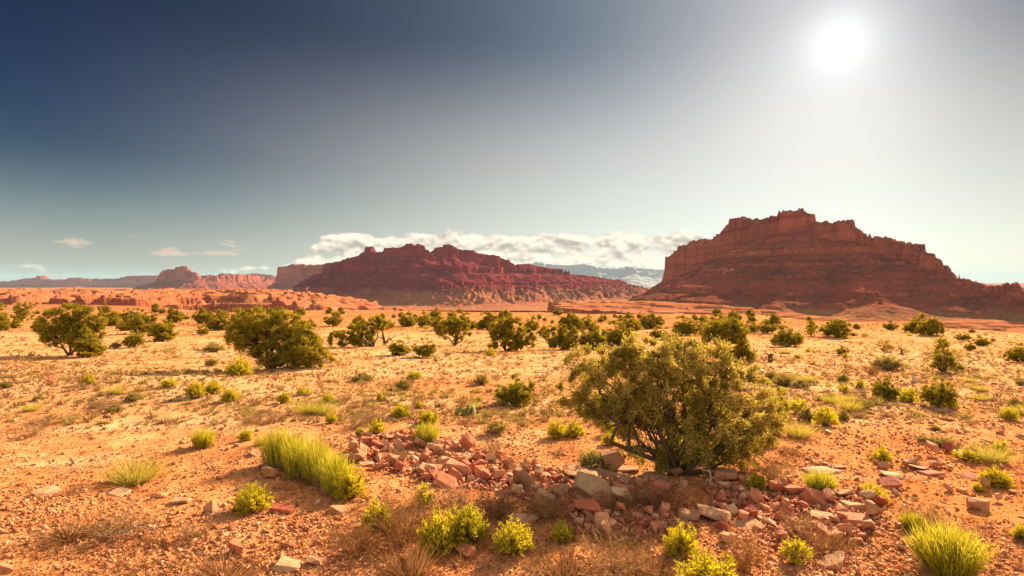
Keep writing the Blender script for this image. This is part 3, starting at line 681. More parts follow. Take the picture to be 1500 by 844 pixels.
def tuft(seed, n=260, w=0.014, droop=0.25, h=1.0):
    rng = np.random.default_rng(seed)
    a = rng.uniform(0, 2 * math.pi, n); r = np.sqrt(rng.uniform(0, 1, n))
    P = np.stack([np.cos(a) * r * 0.2, np.sin(a) * r * 0.2, np.full(n, -0.03)], -1)
    D = unit(np.stack([np.cos(a) * r * 0.75, np.sin(a) * r * 0.75, np.ones(n)], -1) + rng.normal(size=(n, 3)) * 0.2)
    bend = np.stack([np.cos(a), np.sin(a), -np.ones(n) * 0.6], -1) * (droop * r * rng.uniform(0.2, 1, n))[:, None]
    return g_blades(rng, P, D, h * rng.uniform(0.45, 1.0, n), w * rng.uniform(0.6, 1.2, n), bend)

# ------------------------------------------------------------------ labels that single things out
LAND = []            # (point, phrase) of things that others are described by
AUTO = []            # (object, words before, words for a group, point)
ORD = ['first', 'second', 'third', 'fourth', 'fifth', 'sixth', 'seventh', 'eighth', 'ninth', 'tenth', 'eleventh', 'twelfth']
def scr(p): return (750 + FPX * p[0] / p[1], HOR - FPX * (p[2] - EYE) / p[1])
def auto(o, what, plural, p): AUTO.append((o, what, plural, Vector(p)))
def finish_labels():
    by = {}
    for o, what, plural, p in AUTO:
        u, v = scr(p)
        best = None
        for q, phrase in LAND:
            a, b = scr(q)
            dx, dy = u - a, (v - b) * 2.2
            dd = math.hypot(dx, dy)
            if best is None or dd < best[0]: best = (dd, dx, dy, phrase)
        dd, dx, dy, phrase = best
        rel = ('right of' if dx > 0 else 'left of') if abs(dx) > abs(dy) else ('in front of' if dy > 0 else 'behind')
        by.setdefault((what, plural, rel, phrase), []).append((u, o))
    for (what, plural, rel, phrase), lst in by.items():
        lst.sort(key=lambda t: t[0]); n = len(lst)
        for i, (u, o) in enumerate(lst):
            if n == 1: lab = f'{what} {rel} {phrase}'
            elif i == 0: lab = f'leftmost {what} {rel} {phrase}'
            elif i == n - 1: lab = f'rightmost {what} {rel} {phrase}'
            elif i < 12: lab = f'{what}, {ORD[i]} from left of those {rel} {phrase}'
            else: lab = f'{what}, one of the row {rel} {phrase}'
            o['label'] = lab; o['group'] = plural

# ------------------------------------------------------------------ plants: shared meshes of each kind
def two(name, gA, mA, gB, mB, nA, nB):
    return [(nA, mesh_g(f'{name}_{nA}', gA, mA)), (nB, mesh_g(f'{name}_{nB}', gB, mB))]
KINDS = {}
def kind(name, obj_name, cat, variants): KINDS[name] = (obj_name, cat, variants)
kind('broom', 'broom_bush', 'bush', [two('broom_bush', *[x for pair in zip(broom(40 + i), (M_BROOM, M_DRY)) for x in pair], 'stems', 'dead_stems') for i in range(3)])
kind('rabbit', 'rabbitbrush', 'bush', [two('rabbitbrush', *[x for pair in zip(leafy(60 + i), (M_RABBIT, M_TWIG)) for x in pair], 'foliage', 'stems') for i in range(4)])
kind('sprout', 'rabbitbrush', 'bush', [two('rabbitbrush', *[x for pair in zip(leafy(70 + i, 60, 16, (0.14, 0.04)), (M_RABBIT, M_TWIG)) for x in pair], 'foliage', 'stems') for i in range(3)])
kind('sagey', 'sagebrush', 'bush', [two('sagebrush', *[x for pair in zip(leafy(80 + i, 110, 18, (0.09, 0.028), 0.62), (M_SAGE, M_TWIG)) for x in pair], 'foliage', 'stems') for i in range(3)])
kind('dry', 'dry_shrub', 'shrub', [[(None, mesh_g('dry_shrub', twiggy(90 + i), M_DRY))] for i in range(4)])
kind('rust', 'dry_shrub', 'shrub', [[(None, mesh_g('dry_shrub', twiggy(95 + i, 60, 0.011, 0.95, 10), M_RUST))] for i in range(3)])
kind('ygrass', 'grass_tuft', 'grass', [[(None, mesh_g('grass_tuft', tuft(100 + i, 620, 0.009, 0.15), M_YGRASS))] for i in range(3)])
kind('drygrass', 'grass_tuft', 'grass', [[(None, mesh_g('grass_tuft', tuft(104 + i, 300, 0.012, 0.35), M_RUST))] for i in range(3)])
kind('drytuft', 'dry_shrub', 'shrub', [[(None, mesh_g('dry_shrub', twiggy(110 + i, 26, 0.018, 0.6, 5), M_DRY))] for i in range(3)])
def jun_var(name, seed, n_lobes, n_leaf, leaf, clump, mat, n_clump):
    rng = np.random.default_rng(seed)
    c, t = juniper(seed, dome_lobes(rng, n_lobes), r_trunk=0.035, n_leaf=n_leaf, leaf=leaf, clump=clump, dead=5, n_clump=n_clump)
    return two(name, c, mat, t, M_BARK, 'crown', 'trunk')
kind('jun', 'juniper_tree', 'tree', [jun_var('juniper_tree', 120 + i, 6, 23000, (0.036, 0.020), 0.09, M_JUN, 160) for i in range(5)])
kind('junfar', 'juniper_tree', 'tree', [jun_var('juniper_tree', 140 + i, 5, 8800, (0.056, 0.033), 0.10, M_JUNFAR, 100) for i in range(5)])
kind('junthin', 'juniper_tree', 'tree', [jun_var('juniper_tree', 160 + i, 4, 1500, (0.05, 0.028), 0.10, M_JUN, 34) for i in range(2)])

def put(k, p, w, h, rot=None, var=None):
    """one plant of kind K at point P, W metres wide and H metres tall; its parts are copies that share meshes"""
    name, cat, vs_ = KINDS[k]
    v = vs_[RNG.integers(len(vs_)) if var is None else var % len(vs_)]
    rot = RNG.uniform(0, 6.28) if rot is None else rot
    if len(v) == 1:
        o = link(name, v[0][1])
    else:
        o = empty(name, p)
        for nm, me in v: link(nm, me, None, o)
    o.location = p; o.rotation_euler = (0, 0, rot); o.scale = (w, w, h)
    o['category'] = cat
    return o
def put_px(k, px, py, wpx, hpx, **kw):
    p = at(px, py); s = p.y / FPX
    return put(k, p, wpx * s, hpx * s, **kw), p

# ------------------------------------------------------------------ the junipers that show their own shape
def own_juniper(px, py, lobes_px, label, phrase, seed, mat=M_JUN, r_trunk=0.1, trunk_px=0, n_leaf=20000, leaf=(0.075, 0.035), clump=0.2, n_clump=160, dead=12, shag=0.2, depth=0.8, spray=0.5):
    """LOBES_PX: (dx, dy up, rx, rz) in pixels of the photograph from the base of the tree"""
    p = at(px, py); s = p.y / FPX
    rng = np.random.default_rng(seed)
    lobes = []
    for (dx, dz, rx, rz) in lobes_px:
        lobes.append((dx * s, rng.uniform(-0.35, 0.35) * rx * s * 1.2, dz * s, rx * s, rx * s * depth, rz * s))
    c, t = juniper(seed, lobes, (trunk_px * s, 0, -0.05), r_trunk, n_leaf=n_leaf, leaf=leaf, clump=clump, n_clump=n_clump, dead=dead, shag=shag, spray=spray)
    root = empty('juniper_tree', p)
    link('trunk', mesh_g('juniper_trunk', t, M_BARK), None, root)
    link('crown', mesh_g('juniper_crown', c, mat), None, root)
    tag(root, label, 'tree')
    if phrase: LAND.append((p, phrase))
    return root
own_juniper(985, 694, [(0, 132, 75, 48), (-85, 120, 62, 42), (88, 100, 62, 52), (-20, 168, 60, 26), (50, 160, 55, 26), (-135, 150, 32, 30), (-110, 165, 30, 20), (130, 62, 30, 48), (100, 40, 32, 36), (-40, 82, 52, 42), (45, 70, 55, 50), (-75, 85, 34, 28), (15, 45, 34, 32), (80, 18, 28, 22), (-120, 108, 34, 24), (-5, 28, 20, 24), (-52, 52, 30, 24), (50, 24, 34, 26), (110, 22, 24, 22), (-30, 22, 22, 18), (-150, 120, 18, 16), (146, 90, 18, 20), (20, 190, 22, 12), (-70, 182, 20, 10), (100, 150, 24, 14)],
            'biggest juniper, shaggy and grey tipped, spreading over the central boulders', 'the biggest juniper', 501, M_JUNBIG, 0.055, 8, 160000, (0.050, 0.016), 0.16, 460, 210, 0.35, 0.75, 0.25)
own_juniper(104, 521, [(-16, 48, 24, 20), (4, 58, 22, 17), (24, 50, 20, 20), (-32, 36, 17, 15), (-20, 26, 18, 13), (20, 30, 22, 18), (12, 66, 14, 9), (34, 36, 12, 14)],
            'round topped juniper with a bare low trunk above a rocky shoulder', 'the round bare trunked juniper', 502, M_JUN, 0.10, 0, 64000, (0.064, 0.034), 0.20, 320, 8)
own_juniper(402, 540, [(-44, 62, 26, 22), (-18, 70, 26, 19), (10, 62, 26, 20), (-30, 40, 26, 20), (36, 48, 26, 20), (52, 30, 26, 20), (20, 34, 28, 22), (-4, 22, 24, 18), (58, 14, 22, 12), (30, 12, 26, 13), (-50, 50, 18, 20)],
            'broad double crowned juniper leaning right with dead twigs in the gap', 'the broad double crowned juniper', 503, M_JUN, 0.11, -8, 100000, (0.060, 0.033), 0.20, 450, 26)
own_juniper(1063, 531, [(0, 38, 22, 18), (-20, 30, 16, 18), (18, 32, 17, 18), (4, 50, 16, 11), (-14, 46, 13, 11), (8, 16, 22, 14), (28, 10, 11, 10)],
            'dense dark juniper rising straight behind the biggest one', 'the dense dark juniper', 504, M_JUNFAR, 0.10, 2, 44000, (0.09, 0.048), 0.26, 170, 3)
own_juniper(540, 508, [(4, 30, 16, 12), (-6, 24, 14, 12), (18, 34, 10, 9), (-32, 12, 16, 12), (-22, 16, 14, 12), (-8, 10, 14, 9), (-46, 12, 11, 10)],
            'two part juniper clump with a low dark left side, touching a bare snag', 'the two part juniper clump', 505, M_JUN, 0.09, 8, 38000, (0.085, 0.046), 0.22, 110, 8)
own_juniper(664, 506, [(-6, 26, 15, 11), (8, 24, 14, 11), (-16, 20, 9, 9), (17, 18, 9, 9), (2, 12, 10, 8), (0, 33, 10, 5)],
            'open crowned juniper showing two forking stems on the plain', 'the open crowned juniper', 506, M_JUN, 0.09, 3, 22000, (0.09, 0.048), 0.22, 75, 8)
own_juniper(748, 514, [(-14, 30, 16, 15), (6, 32, 16, 13), (18, 20, 14, 12), (-18, 14, 12, 12), (0, 12, 16, 10), (30, 14, 8, 6), (-8, 42, 10, 6)],
            'tall ragged olive juniper with pale stems at its foot', 'the tall ragged juniper', 507, M_JUN, 0.09, -6, 34000, (0.09, 0.046), 0.23, 105, 8)
own_juniper(826, 512, [(-14, 18, 15, 14), (6, 22, 15, 13), (18, 16, 14, 12), (-2, 10, 20, 9)],
            'wide olive juniper, nearer of the two left of the biggest tree', 'the wide olive juniper', 508, M_JUN, 0.09, 0, 28000, (0.09, 0.046), 0.22, 90, 5)
own_juniper(1382, 546, [(-6, 30, 6, 10), (4, 16, 10, 9), (8, 36, 5, 8), (-10, 14, 8, 8), (10, 12, 8, 7), (-4, 40, 4, 6)],
            'thin see through juniper with a spire top on the stony slope', 'the thin spire juniper', 509, M_JUN, 0.06, 0, 2600, (0.10, 0.05), 0.20, 44, 14)
own_juniper(1363, 491, [(-8, 12, 10, 9), (7, 12, 11, 9), (0, 16, 10, 6), (-1, 7, 17, 6)],
            'lone rounded juniper standing on the canyon rim under the tall mesa', 'the lone rim juniper', 510, M_JUNFAR, 0.1, 0, 9000, (0.14, 0.08), 0.28, 100, 0)
own_juniper(32, 472, [(-4, 18, 12, 9), (6, 22, 11, 7), (8, 10, 11, 8), (-9, 9, 8, 7)],
            'bushy juniper near the plain edge, nearest the round bare trunked one', 'the bushy plain edge juniper', 511, M_JUN, 0.1, 0, 9000, (0.16, 0.09), 0.32, 100, 2)
own_juniper(-2, 484, [(2, 26, 12, 11), (-8, 20, 12, 11), (6, 10, 10, 9)],
            'juniper half cut off by the left border of the view', None, 512, M_JUN, 0.1, 0, 8000, (0.15, 0.08), 0.30, 90, 2)

# (kind, base px, base py, width px, height px, label, landmark phrase or None)
PLANTS = [
    ('jun', 130, 523, 46, 32, 'bright low juniper bush pressed against the round juniper trunk', None),
    ('jun', 236, 500, 46, 30, 'scraggly juniper bush with thin gaps, beside a rounded yellow bush', 'the scraggly juniper bush'),
    ('jun', 197, 509, 30, 23, 'rounded yellowish bush left of the scraggly juniper bush', None),
    ('sagey', 169, 510, 17, 13, 'small grey green bush beside the rounded yellowish bush', None),
    ('jun', 198, 475, 34, 21, 'left half of a pair of touching dark junipers beyond the round one', 'the pair of touching junipers'),
    ('jun', 217, 477, 28, 19, 'right half of a pair of touching dark junipers beyond the round one', None),
    ('junfar', 165, 468, 26, 13, 'low rounded juniper just beyond the round topped juniper', None),
    ('junfar', 153, 459, 16, 14, 'small juniper at the canyon edge beyond the round topped juniper', None),
    ('junfar', 257, 473, 26, 18, 'leftmost of three low junipers left of the broad double crown', None),
    ('junfar', 296, 474, 24, 22, 'middle one of three low junipers left of the broad double crown', 'the three low junipers'),
    ('junfar', 322, 470, 28, 16, 'rightmost of three low junipers left of the broad double crown', None),
    ('junfar', 488, 478, 26, 19, 'neat rounded juniper alone right of the broad double crown', 'the neat rounded juniper'),
    ('junfar', 597, 478, 30, 20, 'spreading dark juniper with gaps beyond the bare snag', None),
    ('junfar', 623, 480, 24, 17, 'small dark juniper between two others beyond the bare snag', None),
    ('junfar', 672, 482, 46, 25, 'wide dark juniper directly behind the open crowned juniper', None),
    ('junfar', 714, 483, 36, 25, 'dark juniper directly behind the tall ragged juniper', None),
    ('junfar', 779, 484, 24, 20, 'dark juniper just right of and behind the tall ragged juniper', None),
    ('junfar', 796, 494, 20, 16, 'small nearly black juniper left of the wide olive juniper', None),
    ('jun', 868, 512, 48, 36, 'olive juniper between the wide one and the biggest juniper', None),
    ('jun', 908, 508, 54, 36, 'pale olive juniper whose foot the biggest juniper hides', None),
    ('junfar', 922, 486, 40, 26, 'dark domed juniper in the far row above the biggest juniper', 'the dark domed far juniper'),
    ('junfar', 952, 482, 40, 22, 'green juniper right of the dark domed one in the far row', None),
    ('junfar', 964, 498, 26, 20, 'compact olive juniper standing alone above the biggest juniper', None),
    ('jun', 1006, 491, 44, 27, 'brownish juniper with a grey shrub at its foot beside the dense one', 'the brownish juniper'),
    ('junfar', 1100, 487, 30, 16, 'low green juniper just right of the dense dark juniper top', None),
    ('junfar', 1124, 488, 26, 18, 'dark juniper with a reddish shrub beside it on the far plain', None),
    ('jun', 1154, 508, 50, 29, 'broad flat topped juniper nearest the stony right slope', 'the broad flat topped juniper'),
    ('junfar', 1226, 494, 48, 25, 'large dark dome shaped juniper above the stony slope', 'the dome shaped juniper'),
    ('junthin', 1188, 492, 26, 18, 'sparse brown juniper between the flat topped and the dome shaped ones', None),
    ('sagey', 1300, 541, 46, 28, 'olive grey bush with sage at its foot on the stony slope', 'the olive grey bush'),
    ('jun', 1297, 586, 42, 31, 'bright green juniper bush on the stony slope', 'the bright green slope bush'),
    ('jun', 1376, 596, 46, 40, 'golden green juniper bush casting a thin shadow on the stony slope', 'the golden green slope bush'),
    ('jun', 1492, 531, 32, 26, 'green juniper cut by the right border of the view', 'the juniper on the right border'),
    ('junfar', 1411, 498, 22, 10, 'low juniper on the rim right of the lone rim juniper', None),
    ('junfar', 1438, 506, 22, 13, 'rounder low juniper on the slope edge right of the lone rim juniper', None),
    ('junfar', 1421, 514, 15, 13, 'small dark juniper below the rounder low one near the rim', None),
    ('junthin', 1294, 515, 26, 18, 'feathery see through juniper behind the olive grey bush', None),
    ('junfar', 1234, 520, 17, 13, 'small juniper below the dome shaped one', None),
    ('rust', 1275, 549, 24, 20, 'orange yellow bush leaning on the olive grey bush', None),
    ('jun', 1138, 628, 36, 54, 'orange green bush tucked behind the right end of the biggest juniper', None),
    ('jun', 754, 594, 62, 42, 'yellow green bush casting a broad shadow left of the biggest juniper', 'the yellow green shaded bush'),
    ('jun', 584, 520, 38, 20, 'open juniper bush below the bare snag', None),
    ('jun', 622, 524, 36, 26, 'juniper bush right of the open one below the bare snag', None),
    ('junthin', 639, 531, 18, 13, 'small bush tucked to the right of the juniper bush by the snag', None),
    ('rabbit', 350, 550, 44, 26, 'bright rabbitbrush in the shade of the broad double crowned juniper', None),
    ('sagey', 312, 516, 34, 18, 'grey green low bush left of the broad double crowned juniper', None),
    ('sagey', 530, 558, 40, 17, 'dark bush with brown skirts on open sand, right of the broad juniper', None),
    ('rabbit', 286, 582, 33, 26, 'leftmost of three bright rabbitbrushes on the left sand', 'the three bright rabbitbrushes'),
    ('rabbit', 313, 576, 28, 20, 'furthest back of three bright rabbitbrushes on the left sand', None),
    ('rabbit', 337, 588, 33, 20, 'rightmost of three bright rabbitbrushes on the left sand', None),
    ('sprout', 248, 567, 26, 13, 'flat pale yellow bush left of the three bright rabbitbrushes', None),
    ('broom', 298, 655, 38, 29, 'small olive broom bush alone on the left sand', 'the small olive broom bush'),
    ('rabbit', 360, 645, 23, 18, 'little yellow rabbitbrush left of the tall feathery clump', None),
    ('ygrass', 198, 707, 74, 50, 'wispy yellow and brown bush with a dark shadow at its left', 'the wispy yellow brown bush'),
    ('rabbit', 370, 748, 60, 42, 'leafy bright rabbitbrush in front of the tall feathery clump', 'the leafy bright rabbitbrush'),
    ('rabbit', 416, 590, 22, 17, 'small upright rabbitbrush, one at the left of a yellow row', None),
    ('sprout', 444, 578, 24, 10, 'low yellow mound behind the small upright rabbitbrush', None),
    ('ygrass', 452, 604, 52, 22, 'pale yellow grass cushion, left of two joined ones', None),
    ('ygrass', 476, 607, 36, 22, 'pale yellow grass cushion, right of two joined ones', 'the joined grass cushions'),
    ('rabbit', 480, 590, 24, 14, 'yellow rabbitbrush behind the joined grass cushions', None),
    ('rabbit', 485, 620, 20, 17, 'small yellow rabbitbrush in front of the joined grass cushions', None),
    ('rabbit', 556, 588, 12, 15, 'tiny bright rabbitbrush on bare sand with a dark shadow', None),
    ('rabbit', 607, 555, 26, 12, 'low yellow cushion alone on bare sand', 'the lone yellow cushion'),
    ('rabbit', 587, 610, 32, 19, 'yellow rabbitbrush above the rubble spill', 'the rabbitbrush above the rubble'),
    ('rabbit', 614, 598, 14, 12, 'very small green rabbitbrush beside a grey dry shrub', None),
    ('rabbit', 627, 621, 32, 22, 'rabbitbrush behind the rounder brighter one at the rubble edge', None),
    ('broom', 625, 652, 42, 36, 'rounded vivid green bush at the upper edge of the rubble', 'the vivid green rubble edge bush'),
    ('sprout', 552, 635, 26, 24, 'pale yellow sprig left of the rubble spill', None),
    ('sprout', 527, 637, 16, 12, 'tiny yellow sprig at the left tip of the rubble', None),
    ('rabbit', 815, 642, 32, 28, 'bright green rabbitbrush in shade left of the biggest juniper', 'the shaded bright rabbitbrush'),
    ('sprout', 842, 640, 34, 26, 'thin straw yellow bush right of the shaded bright rabbitbrush', None),
    ('rabbit', 893, 652, 28, 20, 'yellow bush under the left branches of the biggest juniper', None),
    ('sagey', 868, 690, 60, 44, 'dark grey green bush just left of the upright slab', None),
    ('rabbit', 1108, 716, 32, 24, 'small bright rabbitbrush at the right foot of the biggest juniper', 'the small foot rabbitbrush'),
    ('broom', 1202, 724, 50, 38, 'compact bright broom bush behind the red boulders', 'the compact bright broom bush'),
    ('rabbit', 1279, 735, 44, 29, 'round lemon yellow rabbitbrush on the right gravel', 'the lemon yellow rabbitbrush'),
    ('rabbit', 1458, 712, 46, 30, 'yellow green rabbitbrush near the right border', 'the yellow green border rabbitbrush'),
    ('rabbit', 1434, 720, 20, 14, 'small yellow rabbitbrush left of the one near the right border', None),
    ('broom', 1390, 838, 108, 74, 'largest broom bush, dense and upright, in the lower right corner', 'the largest corner broom bush'),
    ('rabbit', 1500, 790, 34, 22, 'rabbitbrush cut by the right border above the corner broom', None),
    ('rabbit', 640, 812, 58, 70, 'upright yellow rabbitbrush, left half of the big foreground pair', 'the big foreground pair'),
    ('rabbit', 682, 798, 70, 62, 'broad rabbitbrush, right half of the big foreground pair', None),
    ('rabbit', 752, 808, 66, 50, 'rounded rabbitbrush just right of the big foreground pair', 'the rounded foreground rabbitbrush'),
    ('rabbit', 998, 815, 58, 52, 'bright rabbitbrush in front of the row of red rocks', 'the rabbitbrush before red rocks'),
    ('rabbit', 1040, 872, 108, 62, 'wide bright rabbitbrush cut by the bottom border', None),
    ('sprout', 822, 792, 38, 30, 'pale small rabbitbrush among rusty stems', None),
    ('sprout', 552, 776, 50, 46, 'greenish bush among rusty dead stems', None),
    ('sagey', 1380, 653, 46, 16, 'flat grey green bush on the pale right gravel', 'the flat grey green bush'),
    ('sprout', 1465, 664, 28, 18, 'yellow bush pair right of the flat grey green bush', None),
    ('rabbit', 1478, 615, 26, 19, 'golden bush near the right border on the stony slope', None),
    ('sagey', 1148, 565, 40, 24, 'rounded yellow topped sage right of the biggest juniper', 'the yellow topped sage'),
    ('sprout', 1222, 616, 16, 14, 'yellow half of a small two toned bush on the gravel', None),
    ('sagey', 1236, 616, 20, 22, 'grey half of a small two toned bush on the gravel', 'the two toned bush'),
    ('broom', 1336, 775, 36, 26, 'dull green tuft under a dry pinkish shrub', None),
    ('dry', 1348, 770, 78, 50, 'dry pinkish brown shrub above the corner broom bush', 'the dry pinkish shrub'),
    ('dry', 1136, 712, 74, 66, 'dry pale twiggy shrub at the right edge of the biggest juniper', None),
    ('dry', 1166, 782, 60, 52, 'grey brown twiggy shrub among the right rubble', 'the twiggy shrub in rubble'),
    ('dry', 905, 836, 130, 66, 'wide pale twiggy shrub in the bottom foreground', 'the wide pale twiggy shrub'),
    ('rust', 980, 745, 60, 42, 'rusty brown stems growing in the shaded rock hollow', 'the rusty stems in the hollow'),
    ('rust', 940, 738, 54, 34, 'brown grass left of the rusty stems in the hollow', None),
    ('drygrass', 905, 745, 50, 30, 'straw brown grass among the shaded central rocks', None),
    ('rust', 520, 815, 70, 60, 'rusty dead bush at the left end of the foreground thicket', 'the rusty thicket end'),
    ('rust', 590, 800, 90, 78, 'tall reddish dead stems behind the foreground pair', None),
    ('dry', 580, 770, 60, 60, 'pale grey dead stems inside the foreground thicket', None),
    ('drygrass', 600, 850, 80, 70, 'long brown grass stalks below the foreground thicket', None),
    ('dry', 668, 745, 90, 44, 'brown dry shrub between the rubble and the foreground pair', None),
    ('sprout', 620, 742, 34, 34, 'small green bush inside the brown dry shrubs', None),
    ('rust', 730, 760, 54, 46, 'rust brown bush behind the rounded foreground rabbitbrush', None),
    ('rust', 805, 760, 60, 44, 'dry brown stalks left of the shaded central rocks', None),
    ('dry', 760, 690, 40, 26, 'pinkish dry shrub behind the rubble crest', None),
    ('dry', 720, 668, 50, 28, 'pale orange dry shrub right of the vivid green bush', None),
    ('rust', 1092, 838, 56, 70, 'red brown stems right of the wide cut off rabbitbrush', None),
    ('sprout', 1165, 822, 50, 34, 'dull olive bush at the foot of the right rubble', None),
    ('rust', 1210, 810, 56, 40, 'brown grassy shrub right of the dull olive bush', None),
    ('drygrass', 960, 862, 120, 40, 'dark brown grass along the bottom border', None),
    ('drygrass', 830, 858, 110, 44, 'green brown grass along the bottom border left of the pale shrub', None),
    ('dry', 545, 622, 44, 30, 'pinkish dry shrub behind the left tip of the rubble', None),
    ('dry', 520, 628, 50, 34, 'grey pink dry shrub left of the rubble tip', None),
    ('dry', 612, 594, 28, 22, 'grey dry shrub beside the very small green rabbitbrush', None),
    ('dry', 70, 622, 64, 22, 'flat pale dry shrub on the left sand', 'the flat pale dry shrub'),
    ('dry', 158, 600, 50, 24, 'dry twiggy shrub right of the flat pale one', None),
    ('dry', 46, 640, 40, 26, 'white stemmed dead shrub below the flat pale one', None),
    ('dry', 170, 782, 110, 46, 'spreading dead grey shrub near the lower left', 'the spreading dead shrub'),
    ('drygrass', 100, 790, 80, 30, 'faint brown grass left of the spreading dead shrub', None),
    ('dry', 290, 785, 50, 28, 'dark dead twigs right of the spreading dead shrub', None),
    ('drygrass', 330, 850, 110, 40, 'brown grass at the bottom border below the dead shrubs', None),
    ('dry', 385, 620, 56, 26, 'pink grey dry shrub left above the tall feathery clump', None),
    ('dry', 470, 715, 30, 30, 'pink dry stems in front of the tall feathery clump', None),
    ('dry', 1290, 540, 30, 14, 'grey sage at the foot of the olive grey bush', None),
]
for k, px, py, w, h, lab, phrase in PLANTS:
    o, p = put_px(k, px, py, w * 1.04, h * 1.06); o['label'] = lab
    if phrase: LAND.append((p, phrase))

# the tall feathery clump: one wide broom bush of many upright stems, and the leafy bush at its right end
def feathery():
    rng = np.random.default_rng(77)
    p0 = at(425, 690); p1 = at(500, 722); base = Vector((p0 + p1) / 2); base.z = gz(base.x, base.y)
    s = base.y / FPX; g1s, g2s = [], []
    for i, t in enumerate(np.linspace(-0.35, 1.0, 8)):
        q = p0.lerp(p1, t) + Vector((rng.normal() * 0.05, rng.normal() * 0.14, 0)); q.z = gz(q.x, q.y)
        g1, g2 = broom(800 + i, 270, 1.0, 0.28, 0.013)
        hh = (72 if t < 0.75 else 62) * s * rng.uniform(0.9, 1.08); ww = 58 * s
        for g, acc in ((g1, g1s), (g2, g2s)):
            acc.append((g[0] * [ww, ww, hh] + np.array(q - base), g[1], g[2]))
    root = empty('broom_bush', base)
    link('stems', mesh_g('feathery_stems', cat_g(*g1s), M_BROOM), None, root); link('dead_stems', mesh_g('feathery_dead', cat_g(*g2s), M_DRY), None, root)
    tag(root, 'tall feathery pale green broom clump of many upright stems left of the rubble', 'bush')
    LAND.append((base, 'the tall feathery clump'))
feathery()
o, p = put_px('rabbit', 512, 730, 56, 54); o['label'] = 'leafy yellow bush at the right end of the tall feathery clump'

# ------------------------------------------------------------------ dead wood and a cactus
def wood(name, px, py, strokes, mat, label, cat, r=0.05, phrase=None, seed=0):
    p = at(px, py); s = p.y / FPX; rng = np.random.default_rng(seed); segs = []
    for (x0, z0, x1, z1, ra, rb) in strokes:
        limb(segs, rng, (x0 * s, 0, z0 * s), (x1 * s, rng.uniform(-1, 1) * 2 * s, z1 * s), ra * r, rb * r, 4, 0.07)
    o = link(name, mesh_g(name, g_tubes(segs, 6), mat, True)); o.location = p; tag(o, label, cat)
    if phrase: LAND.append((p, phrase))
    return o
wood('dead_snag', 563, 505, [(0, -1, -2, 14, 1.3, .9), (-2, 14, -4, 27, .9, .3), (-2, 8, -10, 13, .6, .2), (0, 0, 8, 9, 1, .6), (8, 9, 15, 11, .6, .2), (8, 9, 12, 4, .5, .2), (-10, 13, -12, 8, .3, .1), (-3, 20, 1, 24, .3, .1)], M_DARKWOOD, 'bare forked snag beside the two part juniper clump', 'snag', 0.09, 'the bare forked snag', 1)
wood('dead_snag', 1128, 531, [(0, -1, 0, 9, 1.4, 1.2), (0, 9, -4, 12, .8, .4), (0, 9, 5, 12, .8, .4), (0, 9, 1, 14, .8, .3)], M_DARKWOOD, 'short dark stump with a forked top right of the dense juniper', 'snag', 0.09, None, 2)
wood('dead_snag', 1322, 519, [(0, -1, -3, 8, 1.2, .6), (-3, 8, -6, 11, .6, .2), (0, 1, 4, 3, .6, .3)], M_DARKWOOD, 'small leaning dead stub on the stony slope above the olive bush', 'snag', 0.06, None, 3)
wood('dead_snag', 1343, 561, [(0, -1, -5, 10, 1.6, .8), (-1, 2, 4, 4, .8, .3)], M_GREY, 'leaning grey dead stub below the olive grey bush', 'snag', 0.05, None, 4)
wood('dead_branch', 1041, 712, [(0, -1, -1, 25, .9, .5), (-1, 20, -16, 26, .5, .25), (-16, 26, -22, 30, .25, .1), (-2, 12, -8, 4, .4, .15), (-8, 4, -11, -1, .2, .1)], M_GREY, 'bleached white dead branch standing under the right of the biggest juniper', 'branch', 0.018, None, 5)
wood('dead_branch', 184, 788, [(-40, 3, -5, 8, .6, .8), (-5, 8, 30, 16, .8, .4), (-5, 8, 10, 3, .5, .2), (10, 11, 18, 20, .4, .1), (-20, 5, -28, 14, .4, .1)], M_GREY, 'fallen grey branch lying on the spreading dead shrub', 'branch', 0.014, None, 6)
wood('dead_branch', 100, 692, [(-22, 4, 20, -2, .7, .5), (0, 1, 8, 6, .4, .2)], M_GREY, 'thin pale stick lying on sand left of the wispy bush', 'branch', 0.012, None, 8)
wood('dead_snag', 480, 470, [(0, -1, -2, 10, 1.0, .5), (-2, 10, 1, 16, .5, .2)], M_DARKWOOD, 'small dead stem beside the broad juniper on the far plain', 'snag', 0.07, None, 7)

def cactus():
    p = at(682, 608); s = p.y / FPX; rng = np.random.default_rng(5)
    m, T = mat_new('prickly_pear_skin')
    P = T.n('ShaderNodeTexCoord').outputs['Object']
    v = T.n('ShaderNodeTexVoronoi', {'Vector': P, 'Scale': 26.0})
    finish(T, T.mix(T.rng(v.outputs[0], 0.08, 0.22, 1, 0), T.ramp(T.noise(P, 8), [(0.3, (0.16, 0.13, 0.04)), (0.7, (0.30, 0.22, 0.07))]), (0.6, 0.5, 0.33)), 0.8)
    root = empty('prickly_pear', p)
    for i in range(11):
        bm = bmesh.new(); bmesh.ops.create_icosphere(bm, subdivisions=2, radius=1)
        w = s * rng.uniform(4.2, 6.5)
        bmesh.ops.scale(bm, vec=(w, w * 0.3, w * 1.25), verts=bm.verts)
        bmesh.ops.rotate(bm, cent=(0, 0, 0), matrix=Euler((rng.uniform(-.4, .4), rng.uniform(-.7, .7), rng.uniform(0, 3.1))).to_matrix(), verts=bm.verts)
        bmesh.ops.translate(bm, vec=(rng.uniform(-13, 13) * s, rng.uniform(-7, 7) * s, rng.uniform(2, 8) * s), verts=bm.verts)
        me = bpy.data.meshes.new('cactus_pad'); bm.to_mesh(me); bm.free()
        for f in me.polygons: f.use_smooth = True
        link('pad', me, m, root)
    tag(root, 'low prickly pear cactus of flat pads behind the rubble', 'cactus')
